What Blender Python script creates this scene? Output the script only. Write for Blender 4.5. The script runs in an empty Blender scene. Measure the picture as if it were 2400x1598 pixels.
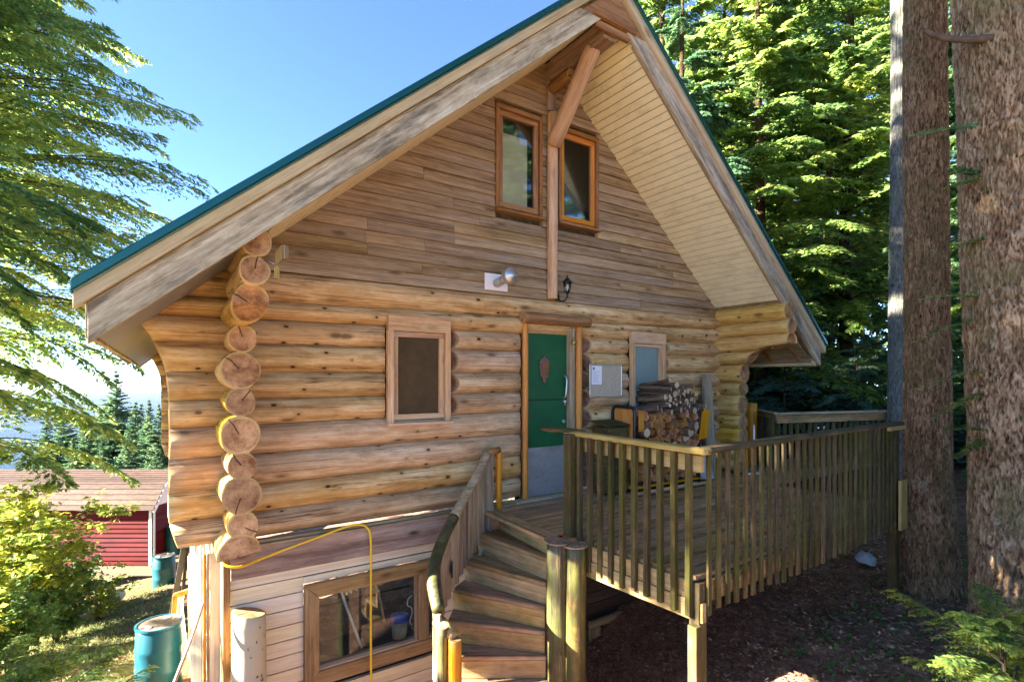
import bpy, bmesh, math, random
import numpy as np
from mathutils import Vector, Matrix
random.seed(7)
R = math.radians
S = bpy.context.scene
COL = S.collection

# ------------------------------------------------------------------ camera
cam = bpy.data.cameras.new('camera')
camo = bpy.data.objects.new('camera', cam); COL.objects.link(camo)
camo.location = (0, -5.1, 1.41)
camo.rotation_euler = (R(90), 0, R(-34.3))
cam.sensor_width = 36; cam.lens = 18.705; cam.shift_y = 0.0383
cam.clip_start = 0.05; cam.clip_end = 60000
S.camera = camo

# ------------------------------------------------------------------ sky, sun, exposure
SUN_AZ = math.atan2(-0.88, 0.36)          # clockwise from +Y
SUN_EL = R(27)
world = bpy.data.worlds.new('World'); S.world = world; world.use_nodes = True
wt = world.node_tree; wt.nodes.clear()
sky = wt.nodes.new('ShaderNodeTexSky'); sky.sky_type = 'NISHITA'; sky.sun_disc = False
sky.sun_elevation = SUN_EL; sky.sun_rotation = SUN_AZ % (2 * math.pi)
sky.air_density = 0.48; sky.dust_density = 0.0; sky.ozone_density = 4.5; sky.altitude = 200
bg = wt.nodes.new('ShaderNodeBackground'); bg.inputs['Strength'].default_value = 0.05
wo = wt.nodes.new('ShaderNodeOutputWorld')
wt.links.new(sky.outputs[0], bg.inputs[0]); wt.links.new(bg.outputs[0], wo.inputs[0])
sun = bpy.data.lights.new('sun', 'SUN'); sun.energy = 5.0; sun.angle = R(0.53); sun.color = (1.0, 0.92, 0.79)
suno = bpy.data.objects.new('sun', sun); COL.objects.link(suno)
sd = Vector((math.sin(SUN_AZ) * math.cos(SUN_EL), math.cos(SUN_AZ) * math.cos(SUN_EL), math.sin(SUN_EL)))
suno.rotation_euler = sd.to_track_quat('Z', 'Y').to_euler(); suno.location = (-20, 20, 30)
S.render.engine = 'CYCLES'
S.view_settings.view_transform = 'Standard'; S.view_settings.look = 'None'
S.view_settings.exposure = 3.9; S.view_settings.gamma = 1.0; S.view_settings.use_curve_mapping = False
S.cycles.max_bounces = 8; S.cycles.diffuse_bounces = 4; S.cycles.transparent_max_bounces = 12

# ------------------------------------------------------------------ node helpers
class N:
    def __init__(s, name):
        s.m = bpy.data.materials.new(name); s.m.use_nodes = True
        s.t = s.m.node_tree; s.t.nodes.clear()
        s.out = s.t.nodes.new('ShaderNodeOutputMaterial')
    def n(s, typ, **k):
        o = s.t.nodes.new(typ)
        for a, b in k.items():
            if a.startswith('i_'):
                key = a[2:]
                key = int(key) if key.isdigit() else key.replace('_', ' ')
                s.put(o, key, b)
            else: setattr(o, a, b)
        return o
    def put(s, o, key, v):
        if isinstance(v, bpy.types.NodeSocket): s.t.links.new(v, o.inputs[key])
        elif isinstance(v, bpy.types.Node): s.t.links.new(v.outputs[0], o.inputs[key])
        else: o.inputs[key].default_value = v
    def math(s, op, a, b=0.0, c=None, clamp=False):
        o = s.t.nodes.new('ShaderNodeMath'); o.operation = op; o.use_clamp = clamp
        s.put(o, 0, a); s.put(o, 1, b)
        if c is not None: s.put(o, 2, c)
        return o.outputs[0]
    def mix(s, f, a, b, mode='MIX'):
        o = s.t.nodes.new('ShaderNodeMix'); o.data_type = 'RGBA'; o.blend_type = mode
        s.put(o, 0, f); s.put(o, 6, a if not isinstance(a, tuple) else (*a, 1)[:4]); s.put(o, 7, b if not isinstance(b, tuple) else (*b, 1)[:4])
        return o.outputs[2]
    def ramp(s, f, stops, interp='LINEAR'):
        o = s.t.nodes.new('ShaderNodeValToRGB'); o.color_ramp.interpolation = interp
        cr = o.color_ramp
        while len(cr.elements) < len(stops): cr.elements.new(0.5)
        for e, (p, c) in zip(cr.elements, stops):
            e.position = p; e.color = (*c, 1)[:4] if isinstance(c, tuple) else (c, c, c, 1)
        s.put(o, 0, f); return o.outputs[0]
    def noise(s, vec, scale, detail=4, rough=0.55, w=None, dist=0.0):
        o = s.t.nodes.new('ShaderNodeTexNoise')
        o.noise_dimensions = '4D' if w is not None else '3D'
        s.put(o, 'Vector', vec); o.inputs['Scale'].default_value = scale
        o.inputs['Detail'].default_value = detail; o.inputs['Roughness'].default_value = rough
        o.inputs['Distortion'].default_value = dist
        if w is not None: s.put(o, 'W', w)
        return o.outputs[0]
    def scaled(s, vec, sc, off=None):
        o = s.t.nodes.new('ShaderNodeMapping'); s.put(o, 0, vec); o.inputs['Scale'].default_value = sc
        if off is not None: s.put(o, 1, off)
        return o.outputs[0]
    def bump(s, h, strength=0.5, dist=0.01, normal=None):
        o = s.t.nodes.new('ShaderNodeBump'); s.put(o, 'Height', h)
        o.inputs['Strength'].default_value = strength; o.inputs['Distance'].default_value = dist
        if normal is not None: s.put(o, 'Normal', normal)
        return o.outputs[0]
    def bsdf(s, col, rough=0.8, spec=0.3, normal=None, metal=0.0, link=True, **k):
        o = s.t.nodes.new('ShaderNodeBsdfPrincipled')
        s.put(o, 'Base Color', col if not isinstance(col, tuple) else (*col, 1)[:4])
        s.put(o, 'Roughness', rough); s.put(o, 'Metallic', metal); s.put(o, 'Specular IOR Level', spec)
        if normal is not None: s.put(o, 'Normal', normal)
        for a, b in k.items(): s.put(o, a.replace('_', ' '), b)
        if link: s.t.links.new(o.outputs[0], s.out.inputs[0])
        return o.outputs[0]

def coords(n):
    tc = n.n('ShaderNodeTexCoord').outputs['Object']
    oi = n.n('ShaderNodeObjectInfo').outputs['Random']
    w = n.math('MULTIPLY', oi, 57.0)
    return tc, oi, w

def wood(name, cols, blotch=None, bl_amt=(0.5, 0.7), fine=28, along=0.8, rough=0.8, knots=0.5, cracks=0.6,
         tint=0.35, bump=0.35, moss=None, moss_amt=(0.55, 0.7), spec=0.25, bl_scale=3.0, split=0.0):
    """grain runs along local X; each object shifts in 4D by its own random"""
    n = N(name); tc, oi, w = coords(n)
    g = n.noise(n.scaled(tc, (along, fine, fine)), 1.0, 6, 0.62, w, 0.3)
    g2 = n.noise(n.scaled(tc, (along * 0.45, fine * 0.22, fine * 0.22)), 1.0, 4, 0.55, w, 0.6)
    g3 = n.noise(n.scaled(tc, (along * 3.2, fine * 0.45, fine * 0.45)), 1.0, 5, 0.7, n.math('ADD', w, 40.0), 0.8)
    f = n.math('ADD', n.math('ADD', n.math('MULTIPLY', g, 0.42), n.math('MULTIPLY', g2, 0.26)), n.math('MULTIPLY', g3, 0.32))
    k = len(cols)
    col = n.ramp(f, [(0.40 + 0.21 * i / (k - 1), c) for i, c in enumerate(cols)])
    sk = n.noise(n.scaled(tc, (along * 1.4, fine * 1.6, fine * 1.6)), 1.0, 4, 0.7, n.math('ADD', w, 60.0), 0.2)
    col = n.mix(n.ramp(sk, [(0.57, 0.0), (0.70, 0.4)]), col, tuple(c * 0.55 for c in cols[0]))
    if blotch:
        b = n.noise(n.scaled(tc, (bl_scale * 0.22, bl_scale * 1.3, bl_scale * 1.3)), 1.0, 5, 0.65, n.math('ADD', w, 3.3))
        col = n.mix(n.ramp(b, [(bl_amt[0], 0.0), (bl_amt[1], 0.85)]), col, blotch)
    if moss:
        b = n.noise(n.scaled(tc, (2.2, 5, 5)), 1.0, 6, 0.7, n.math('ADD', w, 9.1))
        col = n.mix(n.ramp(b, [(moss_amt[0], 0.0), (moss_amt[1], 0.8)]), col, moss)
    h = f
    if knots:
        v = n.n('ShaderNodeTexVoronoi', voronoi_dimensions='4D'); n.put(v, 'Vector', n.scaled(tc, (2.6, 7.0, 7.0))); n.put(v, 'W', w)
        v.inputs['Scale'].default_value = 1.0
        kn = n.ramp(v.outputs['Distance'], [(0.12, 1.0), (0.17, 0.5), (0.27, 0.0)])
        dk = tuple(c * 0.28 for c in cols[0])
        col = n.mix(n.math('MULTIPLY', kn, knots), col, dk)
    if cracks:
        c1 = n.noise(n.scaled(tc, (0.55, 22, 22)), 1.0, 3, 0.5, n.math('ADD', w, 21.0))
        ck = n.ramp(n.math('ABSOLUTE', n.math('SUBTRACT', c1, 0.62)), [(0.0, 1.0), (0.017, 0.0)])
        col = n.mix(n.math('MULTIPLY', ck, cracks), col, tuple(c * 0.22 for c in cols[0]))
        h = n.math('SUBTRACT', h, n.math('MULTIPLY', ck, 0.5))
    fg = n.noise(n.scaled(tc, (along * 5, fine * 4.5, fine * 4.5)), 1.0, 4, 0.75, n.math('ADD', w, 80.0))
    col = n.mix(n.ramp(fg, [(0.47, 0.0), (0.66, 0.42)]), col, tuple(c * 0.62 for c in cols[0]))
    if split:
        sp = n.n('ShaderNodeSeparateXYZ', i_0=tc); ang = n.math('ARCTAN2', sp.outputs[2], n.math('MULTIPLY', sp.outputs[1], -1.0))
        kv = n.n('ShaderNodeCombineXYZ'); n.put(kv, 0, n.math('ADD', n.math('MULTIPLY', sp.outputs[0], 2.6), w)); n.put(kv, 1, n.math('MULTIPLY', ang, 0.62)); n.put(kv, 2, 0.0)
        vk = n.n('ShaderNodeTexVoronoi', voronoi_dimensions='2D'); n.put(vk, 'Vector', kv.outputs[0]); vk.inputs['Scale'].default_value = 1.5
        kon = n.ramp(n.n('ShaderNodeSeparateColor', i_0=vk.outputs['Color']).outputs[0], [(0.74, 0.0), (0.76, 1.0)])
        kd = n.math('ADD', vk.outputs['Distance'], n.math('MULTIPLY', n.math('SUBTRACT', g3, 0.5), 0.12)); kd = n.math('ADD', kd, n.math('MULTIPLY', n.math('SUBTRACT', n.n('ShaderNodeSeparateColor', i_0=vk.outputs['Color']).outputs[1], 0.6), 0.07))
        halo = n.math('MULTIPLY', kon, n.ramp(kd, [(0.05, 0.8), (0.24, 0.0)])); core = n.math('MULTIPLY', kon, n.ramp(kd, [(0.050, 1.0), (0.080, 0.0)]))
        col = n.mix(n.math('MULTIPLY', halo, 0.6), col, tuple(c * 0.8 for c in cols[0])); col = n.mix(core, col, (0.045, 0.022, 0.010))
        h = n.math('ADD', h, n.math('MULTIPLY', halo, 0.5))
        ang = n.math('ABSOLUTE', ang)
        wb = n.noise(n.scaled(tc, (0.7, 0.4, 0.4)), 1.0, 5, 0.6, n.math('ADD', w, 12.0))
        for q in range(2):
            rq = n.math('FRACT', n.math('MULTIPLY', oi, 5.3 + 7.9 * q))
            d = n.math('ABSOLUTE', n.math('SUBTRACT', ang, n.math('ADD', n.math('MULTIPLY', rq, 1.0), n.math('MULTIPLY', wb, 0.35))))
            on = n.ramp(n.noise(n.scaled(tc, (0.8, 0.1, 0.1)), 1.0, 2, 0.5, n.math('ADD', w, 30.0 + 9 * q)), [(0.47, 0.0), (0.53, 1.0)])
            ln_ = n.math('MULTIPLY', n.ramp(d, [(0.0, 1.0), (0.022, 0.0)]), on)
            col = n.mix(n.math('MULTIPLY', ln_, split), col, (0.03, 0.018, 0.01)); h = n.math('SUBTRACT', h, n.math('MULTIPLY', ln_, 0.8))
    hs = n.n('ShaderNodeHueSaturation')
    n.put(hs, 'Color', col)
    n.put(hs, 'Value', n.math('ADD', 1 - tint / 2, n.math('MULTIPLY', oi, tint)))
    r2 = n.math('FRACT', n.math('MULTIPLY', oi, 13.7))
    n.put(hs, 'Hue', n.math('ADD', 0.496, n.math('MULTIPLY', r2, 0.010)))
    n.put(hs, 'Saturation', n.math('ADD', 0.98, n.math('MULTIPLY', r2, 0.22)))
    n.bsdf(hs.outputs[0], rough, spec, n.bump(h, bump, 0.012))
    return n.m

def endgrain(name, c_in, c_mid, c_rim, rim=0.145):
    n = N(name); tc, oi, w = coords(n)
    sp = n.n('ShaderNodeSeparateXYZ', i_0=tc)
    y, z = sp.outputs[1], sp.outputs[2]
    nz = n.noise(tc, 9, 3, 0.5, w)
    r = n.math('SQRT', n.math('ADD', n.math('MULTIPLY', y, y), n.math('MULTIPLY', z, z)))
    rr = n.math('ADD', r, n.math('MULTIPLY', n.math('SUBTRACT', nz, 0.5), 0.03))
    rings = n.math('SINE', n.math('MULTIPLY', rr, 520))
    fine = n.noise(tc, 60, 5, 0.75, w)
    blo = n.noise(tc, 7, 4, 0.7, n.math('ADD', w, 4))
    c = n.mix(n.ramp(blo, [(0.35, 0.0), (0.65, 1.0)]), c_in, c_mid)
    c = n.mix(n.math('MULTIPLY', n.math('ADD', rings, 1), 0.1), c, tuple(v * 0.35 for v in c_in))
    c = n.mix(n.ramp(fine, [(0.5, 0.0), (0.72, 0.5)]), c, tuple(v * 0.3 for v in c_in))
    rel = n.math('DIVIDE', rr, n.n('ShaderNodeAttribute', attribute_type='OBJECT', attribute_name='rim').outputs['Fac'])
    c = n.mix(n.ramp(rel, [(0.86, 0.0), (0.93, 0.85)]), c, c_rim)
    ang = n.math('ARCTAN2', z, y)
    a0 = n.math('SUBTRACT', n.math('MULTIPLY', n.math('FRACT', n.math('MULTIPLY', oi, 7.1)), 5.0), 2.6)
    d = n.math('ABSOLUTE', n.math('ADD', n.math('SUBTRACT', ang, a0), n.math('MULTIPLY', n.math('SUBTRACT', nz, 0.5), 0.45)))
    dd = n.math('MULTIPLY', d, r)
    ck = n.math('MULTIPLY', n.ramp(dd, [(0.0, 1.0), (0.0075, 0.0)]), n.ramp(rel, [(0.1, 0.0), (0.14, 1.0)]))
    c = n.mix(ck, c, (0.012, 0.008, 0.006))
    hs = n.n('ShaderNodeHueSaturation'); n.put(hs, 'Color', c); n.put(hs, 'Value', n.math('ADD', 0.8, n.math('MULTIPLY', oi, 0.4)))
    n.bsdf(hs.outputs[0], 0.85, 0.15, n.bump(n.math('SUBTRACT', fine, n.math('MULTIPLY', ck, 2)), 0.5, 0.006))
    return n.m

def plain(name, col, rough=0.6, metal=0.0, var=0.15, sc=8, spec=0.4, dirt=None, bump=0.1):
    n = N(name); tc, oi, w = coords(n)
    a = n.noise(tc, sc, 5, 0.65, w)
    c = n.mix(n.ramp(a, [(0.3, 0.0), (0.7, 1.0)]), tuple(v * (1 - var) for v in col), tuple(min(1, v * (1 + var)) for v in col))
    if dirt:
        b = n.noise(n.scaled(tc, (1.2, 3, 3)), 2, 6, 0.75, w)
        c = n.mix(n.ramp(b, [(0.5, 0.0), (0.72, 0.75)]), c, dirt)
    n.bsdf(c, rough, spec, n.bump(a, bump, 0.01), metal)
    return n.m

# ------------------------------------------------------------------ materials
M = {}
M['log'] = wood('log_wood', [(0.31, 0.18, 0.085), (0.58, 0.39, 0.21), (0.77, 0.59, 0.37)], blotch=(0.40, 0.22, 0.095), bl_amt=(0.48, 0.72),
                fine=16, along=1.0, split=0.9, knots=0.8, cracks=0.9, tint=0.22, moss=(0.28, 0.235, 0.11), moss_amt=(0.57, 0.75))
M['log_gold'] = wood('log_wood_gold', [(0.34, 0.18, 0.05), (0.58, 0.37, 0.12), (0.70, 0.50, 0.20)], blotch=(0.46, 0.20, 0.055), bl_amt=(0.52, 0.74),
                fine=16, along=1.0, split=0.8, knots=0.8, cracks=0.8, tint=0.2, moss=(0.30, 0.27, 0.08), moss_amt=(0.55, 0.75))
M['end'] = endgrain('end_grain', (0.20, 0.085, 0.035), (0.60, 0.35, 0.17), (0.50, 0.34, 0.13))
M['cut'] = endgrain('cut_grain', (0.16, 0.06, 0.03), (0.42, 0.24, 0.14), (0.40, 0.27, 0.14), rim=0.12)
M['siding'] = wood('siding_wood', [(0.15, 0.090, 0.043), (0.305, 0.212, 0.120), (0.47, 0.36, 0.235)], blotch=(0.42, 0.335, 0.235), fine=34,
                along=0.9, knots=0.6, cracks=0.4, tint=0.28, bl_amt=(0.45, 0.75), bl_scale=2.0)
M['trim_brown'] = wood('trim_brown', [(0.16, 0.075, 0.035), (0.30, 0.16, 0.075), (0.42, 0.25, 0.13)], fine=26, tint=0.2, knots=0.3, cracks=0.3)
M['trim_orange'] = wood('trim_orange', [(0.42, 0.15, 0.028), (0.56, 0.23, 0.045), (0.66, 0.31, 0.08)], fine=22, tint=0.15, knots=0.5, cracks=0.25, rough=0.45, spec=0.5)
M['trim_pale'] = wood('trim_pale', [(0.38, 0.225, 0.125), (0.58, 0.38, 0.23), (0.70, 0.50, 0.33)], fine=30, tint=0.2, knots=0.4, cracks=0.4, blotch=(0.35, 0.28, 0.22))
M['weathered'] = wood('weathered_board', [(0.19, 0.155, 0.100), (0.45, 0.39, 0.28), (0.66, 0.60, 0.46)], fine=40, along=1.6, tint=0.12, knots=0.3, cracks=0.7,
                blotch=(0.085, 0.08, 0.07), bl_amt=(0.52, 0.70), bl_scale=9, bump=0.6)
M['fascia_pale'] = wood('fascia_pale', [(0.34, 0.26, 0.155), (0.50, 0.40, 0.25), (0.60, 0.50, 0.33)], fine=30, tint=0.1, knots=0.6, cracks=0.3, blotch=(0.40, 0.35, 0.27))
M['beam'] = wood('beam_board', [(0.17, 0.105, 0.078), (0.34, 0.235, 0.18), (0.48, 0.35, 0.27)], fine=24, tint=0.15, knots=0.9, cracks=0.5, blotch=(0.13, 0.095, 0.09))
M['deckwood'] = wood('deck_board', [(0.17, 0.095, 0.045), (0.36, 0.22, 0.115), (0.50, 0.335, 0.20)], fine=30, tint=0.35, knots=0.3, cracks=0.5, moss=(0.085, 0.095, 0.035), moss_amt=(0.47, 0.66))
M['railwood'] = wood('rail_wood', [(0.030, 0.021, 0.010), (0.085, 0.060, 0.027), (0.17, 0.12, 0.058)], fine=22, along=1.6, tint=0.3, knots=0.3, cracks=0.6, moss=(0.055, 0.062, 0.012), moss_amt=(0.45, 0.62))
M['yellowboard'] = wood('yellow_board', [(0.26, 0.17, 0.065), (0.38, 0.27, 0.115), (0.48, 0.365, 0.18)], fine=24, tint=0.2, knots=0.4, cracks=0.3, moss=(0.22, 0.18, 0.05), moss_amt=(0.5, 0.68))
M['riser'] = wood('riser_board', [(0.22, 0.14, 0.06), (0.38, 0.26, 0.125), (0.50, 0.37, 0.20)], fine=22, along=1.4, tint=0.25, knots=0.5, cracks=0.4, moss=(0.20, 0.18, 0.06), moss_amt=(0.52, 0.7))
M['greyboard'] = wood('grey_board', [(0.15, 0.11, 0.065), (0.31, 0.24, 0.155), (0.45, 0.36, 0.25)], fine=28, tint=0.3, knots=0.3, cracks=0.7, moss=(0.14, 0.15, 0.06))
M['mossy_log'] = wood('mossy_log', [(0.010, 0.007, 0.004), (0.045, 0.029, 0.012), (0.24, 0.165, 0.07)], fine=26, along=1.8, tint=0.2, knots=0.4, cracks=0.9, moss=(0.075, 0.085, 0.018), moss_amt=(0.36, 0.58), bump=0.8, rough=0.55, spec=0.5)
M['firewood_bark'] = wood('firewood_bark', [(0.055, 0.035, 0.024), (0.12, 0.075, 0.05), (0.20, 0.14, 0.09)], fine=40, along=4, tint=0.6, knots=0.0, cracks=0.8, bump=0.8, moss=(0.12, 0.12, 0.06), moss_amt=(0.55, 0.7))
M['firewood_split'] = wood('firewood_split', [(0.20, 0.08, 0.035), (0.40, 0.18, 0.08), (0.60, 0.34, 0.18)], fine=30, along=2, tint=0.7, knots=0.0, cracks=0.4)
M['firewood_end'] = endgrain('firewood_end', (0.55, 0.36, 0.19), (0.68, 0.50, 0.30), (0.35, 0.22, 0.12), rim=0.05)
M['soffit'] = plain('soffit_cream', (0.83, 0.74, 0.50), 0.5, var=0.05, sc=3, dirt=(0.42, 0.38, 0.24))
M['groove'] = plain('soffit_groove', (0.30, 0.25, 0.15), 0.5, var=0.05)
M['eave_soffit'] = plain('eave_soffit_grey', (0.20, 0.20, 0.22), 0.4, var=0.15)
M['cream'] = wood('cream_siding', [(0.66, 0.54, 0.36), (0.77, 0.65, 0.45), (0.81, 0.70, 0.51)], fine=30, tint=0.07, knots=0.12, cracks=0.05, blotch=(0.52, 0.47, 0.35), bl_amt=(0.55, 0.85), rough=0.6)
M['green_metal'] = plain('green_roof_metal', (0.008, 0.085, 0.07), 0.25, 0.6, var=0.08, spec=0.6, bump=0.02)
M['drip'] = plain('drip_edge_metal', (0.20, 0.33, 0.30), 0.35, 0.6, var=0.1)
M['door_green'] = plain('door_green_paint', (0.003, 0.085, 0.025), 0.42, var=0.22, sc=4, spec=0.35, bump=0.05, dirt=(0.012, 0.06, 0.025))
M['kick'] = plain('brushed_aluminium', (0.42, 0.42, 0.42), 0.42, 0.7, var=0.12, sc=20, dirt=(0.28, 0.25, 0.21))
M['steel'] = plain('galvanised_steel', (0.55, 0.56, 0.54), 0.35, 0.8, var=0.15, sc=14, bump=0.05)
M['brass'] = plain('brass', (0.60, 0.42, 0.12), 0.3, 0.9, var=0.2)
M['black'] = plain('black_metal', (0.012, 0.012, 0.013), 0.35, 0.3, var=0.3, spec=0.5)
M['blackplastic'] = plain('black_tube', (0.012, 0.011, 0.014), 0.4, var=0.3, spec=0.5)
M['barrel'] = plain('blue_plastic', (0.004, 0.085, 0.115), 0.42, var=0.15, sc=5, dirt=(0.03, 0.075, 0.075), spec=0.45)
M['barrel_top'] = plain('barrel_lid_debris', (0.17, 0.12, 0.085), 0.8, var=0.6, sc=22, dirt=(0.35, 0.36, 0.34))
M['cord'] = plain('yellow_cord', (0.78, 0.47, 0.02), 0.4, var=0.08)
M['hose'] = plain('white_plastic', (0.75, 0.77, 0.80), 0.4, var=0.08)
M['blue_lid'] = plain('blue_lid', (0.02, 0.10, 0.60), 0.35, var=0.05)
M['tub'] = plain('clouded_plastic', (0.33, 0.36, 0.34), 0.3, var=0.4, sc=30)
M['cork'] = plain('cork_board', (0.40, 0.335, 0.235), 0.9, var=0.25, sc=60, bump=0.3)
M['paper'] = plain('paper', (0.72, 0.72, 0.74), 0.8, var=0.03)
M['ink'] = plain('ink', (0.03, 0.03, 0.035), 0.7, var=0.1)
M['inkgrey'] = plain('grey_ink', (0.38, 0.38, 0.41), 0.7, var=0.1)
M['frost'] = plain('frosted_glass', (0.13, 0.18, 0.165), 0.25, var=0.08, spec=0.6)
M['curtain'] = plain('curtain_cloth', (0.78, 0.66, 0.42), 0.9, var=0.1)
M['brown_blind'] = wood('brown_blind', [(0.06, 0.042, 0.022), (0.10, 0.07, 0.038), (0.13, 0.09, 0.05)], fine=12, along=1.5, tint=0.0, knots=0.3, cracks=0.0)
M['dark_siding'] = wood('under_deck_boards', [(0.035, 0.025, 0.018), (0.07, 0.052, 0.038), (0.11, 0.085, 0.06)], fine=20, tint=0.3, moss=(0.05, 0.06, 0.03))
M['screen'] = plain('insect_screen', (0.075, 0.048, 0.022), 0.7, var=0.25, sc=5, spec=0.12)
M['dark'] = plain('dark_interior', (0.012, 0.011, 0.010), 0.8, var=0.4)
M['shed_red'] = wood('shed_red_paint', [(0.055, 0.006, 0.008), (0.10, 0.010, 0.012), (0.135, 0.018, 0.018)], fine=20, tint=0.15, knots=0.1, cracks=0.2)
M['shed_white'] = plain('white_trim', (0.78, 0.76, 0.76), 0.6, var=0.06)
M['shingle'] = wood('roof_shingle', [(0.03, 0.016, 0.012), (0.06, 0.035, 0.026), (0.09, 0.055, 0.04)], fine=16, along=5, tint=0.6, knots=0, cracks=0.3)
M['copper'] = plain('plaque_copper', (0.20, 0.10, 0.075), 0.5, 0.4, var=0.4, sc=30)
M['bulb'] = plain('bulb_glass', (0.75, 0.73, 0.62), 0.2, var=0.02)
M['cloth_orange'] = wood('orange_frame_wood', [(0.50, 0.17, 0.03), (0.62, 0.26, 0.05), (0.70, 0.33, 0.09)], fine=20, tint=0.1, knots=0.2, cracks=0.1)
M['bag'] = plain('white_plastic_bag', (0.34, 0.39, 0.42), 0.45, var=0.2, sc=20)
M['asphalt_wood'] = plain('leaning_dark_plank', (0.035, 0.028, 0.022), 0.8, var=0.4, sc=12)

def glass_mat():
    n = N('window_glass')
    tr = n.n('ShaderNodeBsdfTransparent', i_0=(0.82, 0.86, 0.84, 1))
    gl = n.n('ShaderNodeBsdfGlossy', i_0=(0.9, 0.9, 0.9, 1)); gl.inputs['Roughness'].default_value = 0.03
    fr = n.n('ShaderNodeFresnel'); fr.inputs[0].default_value = 1.42
    mx = n.n('ShaderNodeMixShader', i_0=n.math('ADD', fr.outputs[0], 0.0, clamp=True)); n.t.links.new(tr.outputs[0], mx.inputs[1]); n.t.links.new(gl.outputs[0], mx.inputs[2])
    n.t.links.new(mx.outputs[0], n.out.inputs[0]); return n.m
M['glass'] = glass_mat()

def bark_mat(name, dark, mid, lite, moss=None, sc=1.0):
    n = N(name); tc, oi, w = coords(n)
    at = n.n('ShaderNodeAttribute', attribute_name='ridge').outputs['Fac']
    v = n.noise(n.scaled(tc, (30 * sc, 30 * sc, 13.0 * sc)), 1.0, 8, 0.74, w, 1.0)
    f2 = n.noise(n.scaled(tc, (70 * sc, 70 * sc, 26 * sc)), 1.0, 5, 0.7, w)
    h = n.math('ADD', n.math('ADD', n.math('MULTIPLY', at, 0.55), n.math('MULTIPLY', v, 0.55)), n.math('MULTIPLY', f2, 0.32))
    c = n.ramp(h, [(0.44, dark), (0.66, mid), (0.98, lite)])
    pat = n.noise(tc, 2.3, 5, 0.7, w)
    if moss: c = n.mix(n.ramp(pat, [(0.48, 0.0), (0.66, 0.6)]), c, moss)
    lich = n.noise(n.scaled(tc, (9, 9, 6)), 1.0, 6, 0.75, n.math('ADD', w, 5))
    c = n.mix(n.ramp(lich, [(0.60, 0.0), (0.68, 0.55)]), c, (0.36, 0.37, 0.27))
    n.bsdf(c, 0.9, 0.15, n.bump(h, 0.9, 0.03)); return n.m
M['bark'] = bark_mat('hemlock_bark', (0.022, 0.011, 0.006), (0.19, 0.115, 0.060), (0.48, 0.35, 0.22), moss=(0.13, 0.125, 0.05))
M['bark_red'] = bark_mat('red_brown_bark', (0.014, 0.008, 0.004), (0.150, 0.085, 0.042), (0.38, 0.25, 0.145), moss=(0.10, 0.09, 0.035))  # redder bark, also darkened: shade on this trunk is put into the colour
M['bark_grey'] = bark_mat('grey_bark', (0.03, 0.028, 0.025), (0.11, 0.105, 0.09), (0.22, 0.215, 0.19), moss=(0.16, 0.18, 0.12))
M['twigbark'] = plain('branch_bark', (0.085, 0.06, 0.04), 0.9, var=0.4, sc=12)
def birch_mat():
    n = N('birch_bark'); tc, oi, w = coords(n)
    c = n.mix(n.noise(n.scaled(tc, (4, 4, 9)), 1.0, 5, 0.6, w), (0.40, 0.33, 0.20), (0.56, 0.48, 0.34))
    d = n.noise(n.scaled(tc, (14, 14, 42)), 1.0, 3, 0.5, w)
    c = n.mix(n.ramp(d, [(0.655, 0.0), (0.68, 0.9)]), c, (0.08, 0.06, 0.045))
    l = n.noise(n.scaled(tc, (1.5, 1.5, 60)), 1.0, 2, 0.5, w)
    c = n.mix(n.ramp(l, [(0.6, 0.0), (0.68, 0.25)]), c, (0.32, 0.26, 0.18))
    n.bsdf(c, 0.7, 0.3, n.bump(d, 0.3, 0.01)); return n.m
M['birch'] = birch_mat()

def leaf_mat(name, dark, mid, lite, trans=0.5, sc=0.55):
    n = N(name); tc, oi, w = coords(n)
    rnd = n.n('ShaderNodeAttribute', attribute_name='leaf').outputs['Fac']
    a = n.noise(tc, sc, 4, 0.6, w)
    f = n.math('ADD', n.math('MULTIPLY', a, 0.9), n.math('MULTIPLY', rnd, 0.35))
    c = n.ramp(f, [(0.38, dark), (0.62, mid), (0.86, lite)])
    d = n.bsdf(c, 0.55, 0.3, link=False)
    t = n.n('ShaderNodeBsdfTranslucent', i_0=n.mix(1.0, c, (0.95, 1.0, 0.45), 'MULTIPLY'))
    hs = n.n('ShaderNodeHueSaturation'); n.put(hs, 'Color', c); hs.inputs['Value'].default_value = 2.2; hs.inputs['Hue'].default_value = 0.475
    n.t.links.new(hs.outputs[0], t.inputs[0])
    mx = n.n('ShaderNodeMixShader', i_0=trans); n.t.links.new(d, mx.inputs[1]); n.t.links.new(t.outputs[0], mx.inputs[2])
    n.t.links.new(mx.outputs[0], n.out.inputs[0]); return n.m
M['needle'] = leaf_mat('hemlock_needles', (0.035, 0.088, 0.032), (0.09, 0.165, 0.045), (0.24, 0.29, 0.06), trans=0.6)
M['needle_sun'] = leaf_mat('sunny_needles', (0.045, 0.11, 0.035), (0.13, 0.21, 0.05), (0.34, 0.37, 0.07), trans=0.68)  # brighter yellow-green copy of the needles, sunlight put into the colour
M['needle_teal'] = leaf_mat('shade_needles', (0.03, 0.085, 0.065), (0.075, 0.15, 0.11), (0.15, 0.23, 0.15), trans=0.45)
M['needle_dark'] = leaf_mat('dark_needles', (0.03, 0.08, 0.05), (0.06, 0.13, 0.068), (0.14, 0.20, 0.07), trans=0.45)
M['leaf_yellow'] = leaf_mat('yellow_green_leaves', (0.07, 0.13, 0.025), (0.16, 0.22, 0.03), (0.36, 0.34, 0.045), trans=0.55, sc=1.2)
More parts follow.
